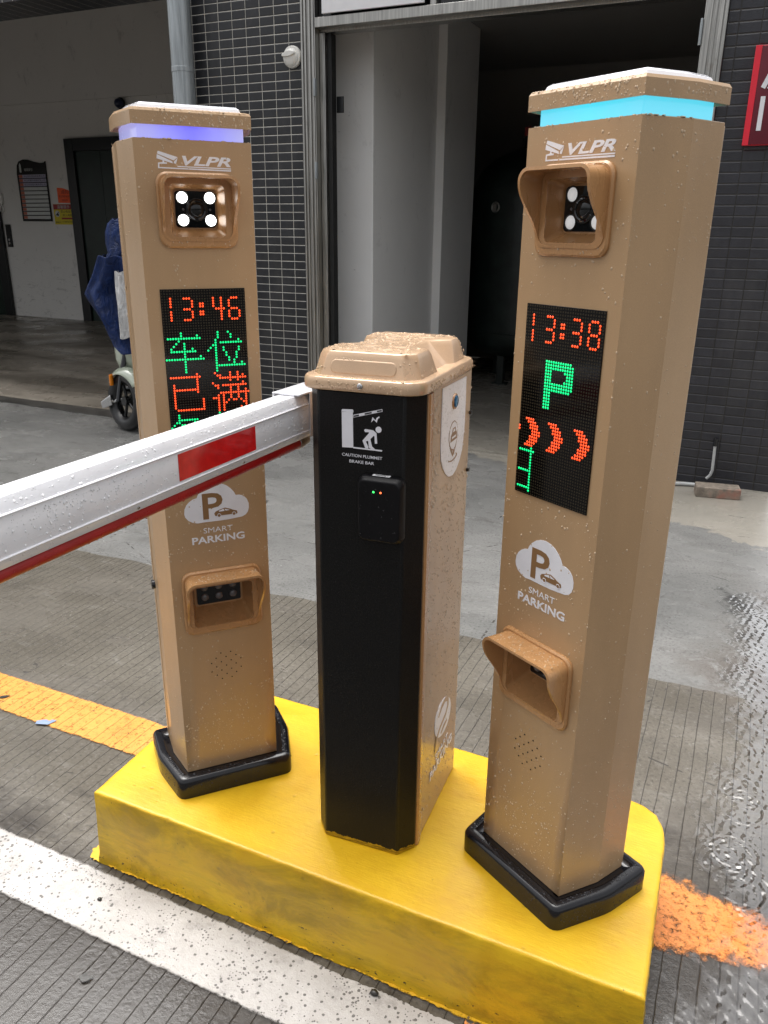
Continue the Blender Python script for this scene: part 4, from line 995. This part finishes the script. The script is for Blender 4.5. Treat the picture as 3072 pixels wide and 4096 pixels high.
# front pictogram
Pb = [(-0.0345,0.9164),(-0.0139,0.9175),(-0.0132,0.8552),(-0.0342,0.8540)]; Pc = [(-0.0350,0.9170),(-0.0343,0.9204),(-0.0328,0.9215),(-0.0143,0.9223),(-0.0130,0.9209),(-0.0126,0.9174)]
Pz = [(0.0199,0.9029),(0.0225,0.9123),(0.0281,0.9070),(0.0298,0.9116),(0.0344,0.9148),(0.0353,0.9121),(0.0322,0.9103),(0.0302,0.9033),(0.0248,0.9081)]
Pp = [(0.0070,0.8883),(0.0091,0.8903),(0.0237,0.8895),(0.0299,0.8850),(0.0313,0.8669),(0.0270,0.8665),(0.0263,0.8793),(0.0248,0.8801),(0.0186,0.8736),(0.0218,0.8609),(0.0276,0.8562),(0.0249,0.8547),(0.0159,0.8583),(0.0146,0.8702),(0.0102,0.8687),(0.0151,0.8592),(0.0138,0.8567),(0.0092,0.8570),(0.0041,0.8697),(0.0158,0.8836),(0.0158,0.8856),(0.0091,0.8849)]
pg = MB()
for q in (Pb, Pc, [(-0.0130,0.9130),(0.0398,0.9276),(0.0405,0.9232),(-0.0126,0.9083)], Pz, Pp, [(-0.0132,0.8565),(0.0405,0.8563),(0.0402,0.8539),(-0.0132,0.8542)]): pg.plate(q, -.0006, .0003)
pg.disc((.0336, -.0001, .8915), .0054, (0, -1, 0), .0005, 20)
pgo = obj('warning_pictogram', pg, M['white_ink'], bg_, 0, 0)
pk = MB()
for q in ([(-0.0122,0.9121),(-0.0026,0.9147),(-0.0021,0.9121),(-0.0118,0.9094)], [(0.0080,0.9176),(0.0206,0.9211),(0.0211,0.9188),(0.0085,0.9152)], [(0.0305,0.9240),(0.0390,0.9263),(0.0394,0.9239),(0.0310,0.9216)]): pk.plate(q, -.001, -.0007)
obj('arm_stripes', pk, M['black_matte'], pgo, 0, 0)
obj('lettering', text_mb('CAUTION PLUMMET', -.0347, .0407, .8388, .8440, -.0006, bold=.002), M['white_ink'], bg_, 0, 0)
obj('lettering', text_mb('BRAKE BAR', -.0206, .0257, .8281, .8332, -.0006, bold=.002), M['white_ink'], bg_, 0, 0)
# card reader
rd = obj('card_reader', MB().loft([[(u, -.0002, z) for u, z in rrect(.000, .0855, .692, .812, .014)], [(u, -.012, z) for u, z in rrect(.000, .0855, .692, .812, .014)], [(u, -.0215, z) for u, z in rrect(.005, .0805, .697, .806, .012)]]), M['reader_plastic'], bg_, 0.002, 40, 3)
obj('indicator_light', MB().disc((.0333, -.0214, .7864), .0019, (0, -1, 0), .0006, 12, dome=.001), M['ind_green'], rd, 0)
obj('indicator_light', MB().disc((.0464, -.0214, .7866), .0019, (0, -1, 0), .0006, 12, dome=.001), M['ind_red'], rd, 0)
obj('sticker', MB().box(.026, .058, -.0095, -.0015, .8121, .8126), M['sign_white'], rd, 0)
obj('sticker_print', MB().box(.030, .054, -.0055, -.0045, .8127, .813).box(.032, .050, -.0075, -.0068, .8127, .813), M['black_matte'], rd, 0)
# right-hand side sticker, lock and emblem
def side_plate(mb, poly, x0, x1): return mb.loft([[(x0, d, z) for d, z in poly], [(x1, d, z) for d, z in poly]])
SX = CB - .0005
stk = [(0.1191,0.9469),(0.2742,0.9440),(0.2766,0.8933),(0.2756,0.8399),(0.2646,0.7989),(0.2481,0.7811),(0.2274,0.7681),(0.2024,0.7631),(0.1768,0.7671),(0.1546,0.7786),(0.1357,0.7952),(0.1236,0.8137),(0.1189,0.8350),(0.1187,0.8845),(0.1190,0.9231)]
sko = obj('side_sticker', side_plate(MB(), stk, SX - .001, SX + .0006), M['white_ink'], bg_, 0, 0)
EO = [(0.2017,0.8723),(0.2171,0.8648),(0.2254,0.8531),(0.2262,0.8403),(0.2224,0.8285),(0.2150,0.8165),(0.2055,0.8061),(0.1963,0.8021),(0.1850,0.8123),(0.1726,0.8269),(0.1663,0.8407),(0.1666,0.8519),(0.1730,0.8637),(0.1858,0.8715)]
EI = [(0.2012,0.8703),(0.2144,0.8639),(0.2225,0.8527),(0.2228,0.8411),(0.2186,0.8294),(0.2097,0.8199),(0.1980,0.8165),(0.1857,0.8205),(0.1751,0.8294),(0.1690,0.8411),(0.1694,0.8512),(0.1755,0.8631),(0.1879,0.8696)]
EA = [(0.1653,0.8028),(0.1745,0.7988),(0.1907,0.7962),(0.2086,0.7968),(0.2210,0.8001),(0.2165,0.8057),(0.2262,0.8019),(0.2269,0.7975),(0.2127,0.7936),(0.1911,0.7934),(0.1712,0.7971)]
eb = MB(); side_plate(eb, EO, SX + .0007, SX + .0010); side_plate(eb, EA, SX + .0007, SX + .0010)
obj('pin_emblem', eb, M['brown_ink'], sko, 0, 0)
obj('pin_emblem', side_plate(MB(), EI, SX + .0011, SX + .0013), M['white_ink'], sko, 0, 0)
cb_ = MB(); side_plate(cb_, [(.176, .834), (.178, .846), (.185, .851), (.190, .859), (.207, .859), (.212, .851), (.218, .846), (.219, .834)], SX + .0014, SX + .0016)
obj('car_symbol', cb_, M['brown_ink'], sko, 0, 0)
cw_ = MB(); side_plate(cw_, [(.191, .851), (.194, .8565), (.203, .8565), (.206, .851)], SX + .0017, SX + .0018); side_plate(cw_, [(.185, .839), (.185, .843), (.211, .843), (.211, .839)], SX + .0017, SX + .0018)
obj('car_symbol', cw_, M['white_ink'], sko, 0, 0)
lk = obj('lock', MB().disc((SX + .0005, .1955, .910), .0155, (1, 0, 0), .003, 24, r2=.0145), M['bronze_plastic'], bg_, 0)
obj('lock_core', MB().disc((SX + .0036, .1955, .910), .0115, (1, 0, 0), .0015, 20, dome=.002), M['blue_lock'], lk, 0)
em2 = MB()
el = [(.205 + .058 * math.cos(a) - .012 * math.sin(a), .212 + .046 * math.sin(a)) for a in [i / 30 * 2 * PI for i in range(30)]]
emo = obj('leaf_emblem', side_plate(em2, el, SX - .001, SX + .0006), M['white_ink'], bg_, 0, 0)
def stroke(pts, w_):
    L, R2 = [], []
    for i, p in enumerate(pts):
        a = Vector(pts[max(i - 1, 0)]); b = Vector(pts[min(i + 1, len(pts) - 1)]); e = (b - a).normalized(); nn = Vector((-e.y, e.x)) * (w_[i] / 2)
        L.append(tuple(Vector(p) + nn)); R2.append(tuple(Vector(p) - nn))
    return L + R2[::-1]
sw = MB()
side_plate(sw, stroke([(.170, .232), (.192, .246), (.218, .249), (.238, .239), (.240, .222), (.226, .208), (.200, .202), (.178, .196), (.164, .184), (.160, .168), (.158, .150)], [.006, .011, .012, .012, .011, .010, .009, .009, .010, .010, .011]), SX + .0007, SX + .001)
side_plate(sw, stroke([(.192, .178), (.212, .184), (.236, .186)], [.006, .010, .006]), SX + .0007, SX + .001)
obj('leaf_stroke', sw, M['bronze'], emo, 0, 0)
def side_text(s, d0, d1, z0, z1, bold):
    mb = text_mb(s, d0, d1, z0, z1, 0, .0008, bold)
    mb.v = [(SX + .0006 - y, x, z) for x, y, z in mb.v]; return mb
obj('lettering', side_text('SMART', .160, .249, .129, .143, -.002), M['white_ink'], bg_, 0, 0)
obj('lettering', side_text('PARKING', .123, .284, .100, .121, .018), M['white_ink'], bg_, 0, 0)
for z_ in (.865, .745): obj('hinge_pin', MB().disc((CB - .001, .31, z_), .004, (1, 0, 0), .006, 10), M['black_plastic'], bg_, 0)
# boom arm (in world axes: runs along -Y, so undo the cabinet's turn)
cth, sth = math.cos(math.radians(3.66)), math.sin(math.radians(3.66))
def W2L(p): dx, dy = p[0] + .59, p[1] - 1.186; return (cth * dx + sth * dy, -sth * dx + cth * dy, p[2])
def wl(mb): mb.v = [W2L(p) for p in mb.v]; return mb
sec = [(-.720, .912), (-.728, .930), (-.762, .930), (-.770, .912), (-.770, .862), (-.762, .847), (-.728, .847), (-.720, .862)]
Y0, Y1 = -1.9, 1.34
arm = MB().loft([[(x, y, z) for x, z in sec] for y in [Y0 + (Y1 - Y0) * i / 6 for i in range(7)]])
ridge = MB()
for zz in (.9115, .8625): arm.tube([(-.7195, Y0, zz), (-.7195, Y1, zz)], .0016, 8)
ao = obj('boom_arm', wl(arm), M['white_paint'], bg_, 0.0015, 30)
for k in range(4):
    y0 = .864 - k * .72; y1 = y0 + .196
    obj('red_reflector', wl(MB().box(-.7199, -.7190, y0, y1, .8675, .9075)), M['red_tape'], ao, 0)
obj('rubber_edge', wl(MB().tube([(-.740, Y0, .838), (-.740, 0, .838), (-.740, 1.222, .838)], .0105, 14)), M['red_rubber'], ao, 0)
obj('rubber_clip', wl(MB().tube([(-.740, 1.2225, .838), (-.740, 1.232, .838), (-.740, 1.255, .840), (-.740, 1.262, .842)], [.0115, .0125, .011, .005], 14).box(-.748, -.732, 1.224, 1.262, .842, .8475)), M['steel'], ao, 0.001)
for y in (1.03, .78, .53, .28): obj('rivet', wl(MB().disc((-.7245, y, .8535), .0022, (1, 0, -.55), .002, 10)), M['chrome'], ao, 0)
obj('arm_clamp', wl(MB().box(-.7715, -.7175, 1.20, 1.36, .9308, .9345).box(-.775, -.771, 1.20, 1.36, .85, .934).box(-.7185, -.7165, 1.235, 1.36, .85, .934)), M['white_paint'], ao, 0.0015)
obj('hub', MB().disc((-CB + .0005, .12, .69), .035, (-1, 0, 0), .016, 24), M['steel'], ao, 0.001)
# rain on the cabinet and arm
rng = random.Random(33)
lf = [((-.078, -.0102, .956), (.156, 0, 0), (0, 0, .013), (0, -1, 0), 130, .0007, .0026, .7, None),
      ((-.105, -.006, .976), (.21, 0, 0), (0, .008, .0005), (0, 0, 1), 110, .0008, .0028, .2, None),
      ((-.088, .0082, .979), (.176, 0, 0), (0, .005, .028), (0, -1, .2), 170, .0007, .0027, .8, None),
      ((-.08, .022, 1.0188), (.16, 0, 0), (0, .27, 0), (0, 0, 1), 520, .0010, .0042, .5, lambda a, b, p, r: abs(p.x) < .05 or p.y < .1 or p.y > .24),
      ((.1133, .03, .956), (0, .29, 0), (0, 0, .013), (1, 0, 0), 170, .0008, .003, .7, None),
      ((.098, .03, .979), (-.012, 0, .030), (0, .075, 0), (1, 0, .3), 90, .0008, .003, .4, None),
      ((.098, .232, .979), (-.012, 0, .030), (0, .07, 0), (1, 0, .3), 80, .0008, .003, .4, None)]
tag(obj('water_drops', drops_mb(rng, lf), m_lit_drop('water_on_lid', (.60, .43, .28)), bg_, 0, 60), kind='stuff')
sf = [((SX, .068, .01), (0, .25, 0), (0, 0, .93), (1, 0, 0), 1500, .0008, .0026, 1.4, lambda a, b, p, r: not (.118 < p.y < .277 and p.z > .765) and r.random() < (.45 + .55 * b)),
      ((.1118, CC + .003, .01), (0, .016, 0), (0, 0, .94), (1, 0, 0), 170, .0006, .002, .7, None),
      ((-SX, .05, .01), (0, .26, 0), (0, 0, .93), (-1, 0, 0), 300, .0006, .002, .8, None)]
tag(obj('water_drops', drops_mb(rng, sf), M['drop_side'], bg_, 0, 60), kind='stuff')
wf = [((SX + .0006, .119, .77), (0, .157, 0), (0, 0, .175), (1, 0, 0), 480, .0008, .0022, 1.0, lambda a, b, p, r: p.z > .80 or abs(p.y - .2) < .04)]
tag(obj('water_drops', drops_mb(rng, wf), M['drop_white'], bg_, 0, 60), kind='stuff')
kf = [((-CA, 0, .02), (2 * CA, 0, 0), (0, 0, .93), (0, -1, 0), 500, .0004, .0010, .3, lambda a, b, p, r: not (.0 < p.x < .086 and .69 < p.z < .815)), ((.004, -.0216, .70), (.075, 0, 0), (0, 0, .105), (0, -1, 0), 45, .0006, .0016, .3, None)]
tag(obj('water_drops', drops_mb(rng, kf), M['drop_black'], bg_, 0, 60), kind='stuff')
af = [((-.7197, .2, .866), (0, 1.03, 0), (0, 0, .042), (1, 0, 0), 1200, .0005, .0022, .4, lambda a, b, p, r: not (.860 < p.y < 1.064)),
      ((-.7203, .2, .913), (0, 1.03, 0), (-.0072, 0, .016), (1, 0, .45), 450, .0005, .0022, .4, None),
      ((-.7255, .2, .8505), (0, 1.03, 0), (.0045, 0, .010), (1, 0, -.5), 420, .0005, .0020, .3, None),
      ((-.729, .2, .9302), (0, 1.1, 0), (-.032, 0, 0), (0, 0, 1), 350, .0006, .0022, .4, None),
      ((-.770, .2, .866), (0, 1.03, 0), (0, 0, .042), (-1, 0, 0), 300, .0006, .0026, .4, None)]
tag(obj('water_drops', wl(drops_mb(rng, af)), M['drop_white'], bg_, 0, 60), kind='stuff')
rf = [((-.7295, .2, .834), (0, 1.0, 0), (0, 0, .006), (1, 0, 0), 240, .0005, .0018, .4, None), ((-.742, .2, .8272), (0, 1.0, 0), (.008, 0, .0008), (.3, 0, -1), 90, .0008, .002, .2, None)]
tag(obj('water_drops', wl(drops_mb(rng, rf)), m_lit_drop('water_on_red', (.50, .04, .04)), bg_, 0, 60), kind='stuff')

# ================================================================== SCOOTER
sc = thing('scooter', 'pale mint scooter parked behind the left pillar with its front wheel turned', 'scooter', (-4.13, 4.42, 0.0), math.radians(18))
# local: -Y is the front of the scooter
wr = 0.215
wa = Vector((math.cos(.98), math.sin(.98), -.10)).normalized()
wc = Vector((0.03, -.02, wr))
wh = obj('front_wheel', MB().torus(wc, wr - .05, .05, wa, 48, 14, 1.0), M['rubber'], sc, 0, 60)
rimb = MB().torus(wc, wr - .088, .012, wa, 40, 8, 2.2).disc(wc - wa * .03, .035, wa, .06, 18)
b_ = wa.orthogonal().normalized(); d_ = wa.cross(b_)
for k in range(5):
    e = b_ * math.cos(2 * PI * k / 5) + d_ * math.sin(2 * PI * k / 5)
    rimb.tube([wc + e * .03, wc + e * (wr - .09)], .012, 8)
obj('rim', rimb, M['black_gloss'], wh, 0, 50)
fd = MB(); Ls = []
fwd = wa.cross(Vector((0, 0, 1))).normalized()
if fwd.y > 0: fwd = -fwd
upv = fwd.cross(wa); upv = upv if upv.z > 0 else -upv
for k in range(15):
    a = math.radians(38 + 105 * k / 14); rr_ = wr + .035
    c0 = wc + (fwd * math.cos(a) + upv * math.sin(a)) * rr_; nrm = (c0 - wc).normalized()
    wd = .075 * (1 - .25 * abs(k - 7) / 7)
    Ls.append([c0 + wa * (wd * q) - nrm * (.055 * abs(q) ** 2.2) for q in (-1, -.8, -.5, -.2, .2, .5, .8, 1)])
fd.loft(Ls, False, False, closed=False)
fo = obj('front_fender', fd, M['mint'], sc, 0, 60); so_ = fo.modifiers.new('solid', 'SOLIDIFY'); so_.thickness = .006
fk = MB()
for q in (-.075, .075): fk.tube([wc + wa * q, wc + wa * q + Vector((.01, .06, .16)), wc + wa * q * .9 + Vector((.03, .16, .40))], .018, 10)
obj('fork', fk, M['black_plastic'], sc, 0)
bl = MB()
for i in range(9): bl.torus((.075 + .006 * i, .13 + .012 * i, .33 + .022 * i), .032, .011, (.25, .5, .9), 18, 6)
obj('fork_gaiter', bl, M['rubber'], sc, 0)
fa = []
for z, hw, y in ((.235, .06, .10), (.34, .125, .06), (.42, .15, .03), (.50, .165, .01), (.66, .175, .02), (.80, .16, .06), (.95, .12, .12)):
    fa.append([(.06 + hw * math.cos(a), y + .16 - (.14 + .03 * hw) * math.sin(a), z) for a in [PI * k / 12 for k in range(13)]])
fr_ = obj('front_fairing', MB().loft(fa[2:], False, False, closed=False), M['mint'], sc, 0, 60); q_ = fr_.modifiers.new('solid', 'SOLIDIFY'); q_.thickness = .012
obj('fairing_skirt', MB().loft([[(x * .92, y + .05, z) for x, y, z in l] for l in fa[:3]], False, False, closed=False), M['black_plastic'], sc, 0, 60)
ed_ = MB().tube([(-.10, .16, .42), (-.085, .13, .34), (-.03, .10, .235)], .008, 8); obj('fairing_trim', ed_, M['mint'], sc, 0)
obj('turn_signal', MB().loft([[(-.082 - .014 * math.cos(a) , -.01 + .02 * math.sin(a), z) for a in [2 * PI * k / 12 for k in range(12)]] for z in (.325, .335, .385, .405)]), M['orange_lens'], sc, 0.004)
obj('foot_peg', MB().loft([[(-.17, -.02, .15), (-.09, -.02, .18), (-.09, .05, .18), (-.17, .05, .15)], [(-.18, -.02, .20), (-.10, -.02, .255), (-.10, .05, .255), (-.18, .05, .20)]]).tube([(-.1, .01, .2), (-.02, .02, .22)], .014, 8), M['chrome'], sc, 0.012)
obj('foot_board', MB().box(-.10, .22, .2, .75, .22, .28), M['black_plastic'], sc, 0.02)
obj('seat', MB().loft([[(.06 + .13 * math.cos(a), y, z + .05 * math.sin(a)) for a in [2 * PI * k / 16 for k in range(16)]] for y, z in ((.72, .70), (.9, .72), (1.2, .74), (1.3, .74))]), M['black_plastic'], sc, 0)
obj('rear_body', MB().loft([[(.06 + hw * math.cos(a), y, .5 + hz * math.sin(a)) for a in [2 * PI * k / 16 for k in range(16)]] for y, hw, hz in ((.70, .1, .16), (.85, .15, .2), (1.2, .15, .17), (1.4, .06, .06))]), M['mint'], sc, 0)
rw = obj('rear_wheel', MB().torus((.06, 1.12, wr), wr - .05, .05, (1, 0, 0), 40, 12), M['rubber'], sc, 0, 60)
obj('rim', MB().torus((.06, 1.12, wr), wr - .09, .015, (1, 0, 0), 32, 8, 2).disc((.03, 1.12, wr), .1, (1, 0, 0), .06, 20), M['black_gloss'], rw, 0)
obj('handlebar', MB().tube([(-.16, .20, 1.01), (-.1, .17, 1.0), (.06, .14, .98), (.22, .16, 1.0), (.40, .22, 1.02)], .016, 10), M['black_plastic'], sc, 0)
# rain cape thrown over the handlebar
cpe = thing('rain_cape', 'navy blue rain cape with a silver window hung over the scooter', 'rain cape', (-4.085, 4.40, 0.0), 0)
def cape_rows(off):
    rows = [(1.235, -.095, .34, .10), (1.20, -.15, .30, .13), (1.10, -.21, .28, .15), (.99, -.27, .30, .19), (.95, -.285, .30, .20), (.85, -.275, .32, .22), (.77, -.235, .33, .23), (.70, -.20, .33, .235), (.62, -.155, .33, .235)]
    return rows
SIL_L = [(1.235, -.10), (1.12, -.125), (1.03, -.145), (.95, -.30), (.955, -.31), (.86, -.25), (.75, -.19), (.64, -.12), (.585, -.02)]
hood_l = [(1.465, -.06, .09), (1.46, -.095, .16), (1.43, -.145, .24), (1.37, -.165, .28), (1.30, -.15, .27), (1.24, -.115, .23), (1.215, -.13, .24)]
body_l = [(1.225, -.15, .32), (1.19, -.185, .37), (1.08, -.265, .45), (.97, -.355, .53), (.945, -.34, .52), (.87, -.285, .47), (.78, -.225, .43), (.70, -.175, .41), (.63, -.12, .38), (.585, -.03, .32)]
def cloth(rows, seedv, ybase, dep, nx=40, fold=.03):
    rg = random.Random(seedv); ph = [rg.uniform(0, 6) for _ in range(5)]; L = []
    m = 5; RR = []
    for i in range(len(rows) - 1):
        for k in range(m):
            s = k / m; RR.append(tuple(rows[i][q] * (1 - s) + rows[i + 1][q] * s for q in range(3)))
    RR.append(rows[-1])
    for j, (z, x0, wid) in enumerate(RR):
        row = []; x1 = x0 + wid + (.0)
        for i in range(nx + 1):
            s = i / nx; x = x0 + (x1 - x0) * s; bulge = math.sin(PI * min(1, s * 1.0)) ** .6 if 0 < s < 1 else 0
            fz = fold * (math.sin(s * 11 + ph[0] + z * 2) + .6 * math.sin(s * 23 + ph[1] - z * 5) + .35 * math.sin(s * 6 + z * 17 + ph[2])) * min(1, max(0, (1.3 - z) * 3 + .3))
            row.append((x, ybase - dep * bulge - fz + .25 * max(0, z - 1.22), z + .006 * math.sin(s * 19 + ph[3])))
        L.append(row)
    return L
ch = obj('cape_body', MB().loft(cloth(body_l, 4, .10, .19), False, False, closed=False), M['cape'], cpe, 0, 80); ch.modifiers.new('solid', 'SOLIDIFY').thickness = .003
hd_rows = cloth(hood_l, 5, .12, .13, 32, .006)
hdo = obj('hood', MB().loft(hd_rows, False, False, closed=False), M['cape'], cpe, 0, 80); hdo.modifiers.new('solid', 'SOLIDIFY').thickness = .003
obj('hood_piping', MB().tube([r[0] for r in hd_rows][::2], .006, 8), simple('grey_piping', (.35, .4, .45), .4), hdo, 0)
win = cloth([(1.13, .065, .15), (.96, .06, .16), (.80, .05, .17), (.69, .045, .17)], 4, -.02, .10, 20, .018)
wo_ = obj('window', MB().loft(win, False, False, closed=False), M['foil'], cpe, 0, 80)
obj('tail', MB().loft(cloth([(.50, -.20, .06), (.42, -.19, .07), (.33, -.14, .05)], 8, .34, .03, 8, .006), False, False, closed=False), M['cape'], cpe, 0, 80)

# ================================================================== LITTER
def flat(name, pts, x, y, z, rz, mat, label, cat, th=.0008, group=None):
    mb = MB().loft([[(a, b, 0) for a, b in pts], [(a, b, th) for a, b in pts]])
    o = obj(name, mb, mat, None, 0, 0, loc=(x, y, z), rot=(0, 0, rz)); return tag(o, label, cat, group)
flat('scrap', [(-.028, -.012), (.012, -.014), (.03, .008), (.014, .012), (.008, .004), (-.004, .012), (-.03, .004)], -1.765, 1.423, .006, .4, M['blue_scrap'], 'torn blue grey scrap lying on the orange stripe', 'litter')
flat('leaf', [(-.016, 0), (-.006, .008), (.008, .007), (.018, .002), (.006, -.007), (-.008, -.007)], -1.99, 1.465, .006, .7, M['leaf'], 'dark wet leaf on the orange stripe at the left edge', 'leaf')
flat('leaf', [(-.014, 0), (-.004, .012), (.004, .004), (.014, .010), (.010, -.004), (.0, -.010), (-.008, -.006)], -1.019, .819, .0045, .2, M['leaf'], 'dark crumpled leaf beside a rain ring below the white line', 'leaf')
flat('leaf', [(-.012, 0), (-.002, .004), (.012, .001), (.0, -.004)], -1.26, 1.13, .005, .5, M['brown_leaf'], 'thin brown leaf on the grooves left of the yellow island', 'leaf')
for (x, y, r, lb) in ((-1.134, .98, .0055, 'black pebble on the white line near the island corner'), (-.484, 1.033, .009, 'larger black pebble on the white line below the middle of the island')):
    L = [[(x_ * (1 + .15 * math.sin(3 * k)), y_ * .8, z_) for k, (x_, y_, z_) in enumerate([(r * q * math.cos(2 * PI * i / 12), r * q * math.sin(2 * PI * i / 12), h_ * r) for i in range(12)])] for q, h_ in ((.8, 0), (1, .3), (.8, .7), (.35, .95))]
    tag(obj('pebble', MB().loft(L), M['leaf'], None, 0, 60, loc=(x, y, .0045)), lb, 'pebble')
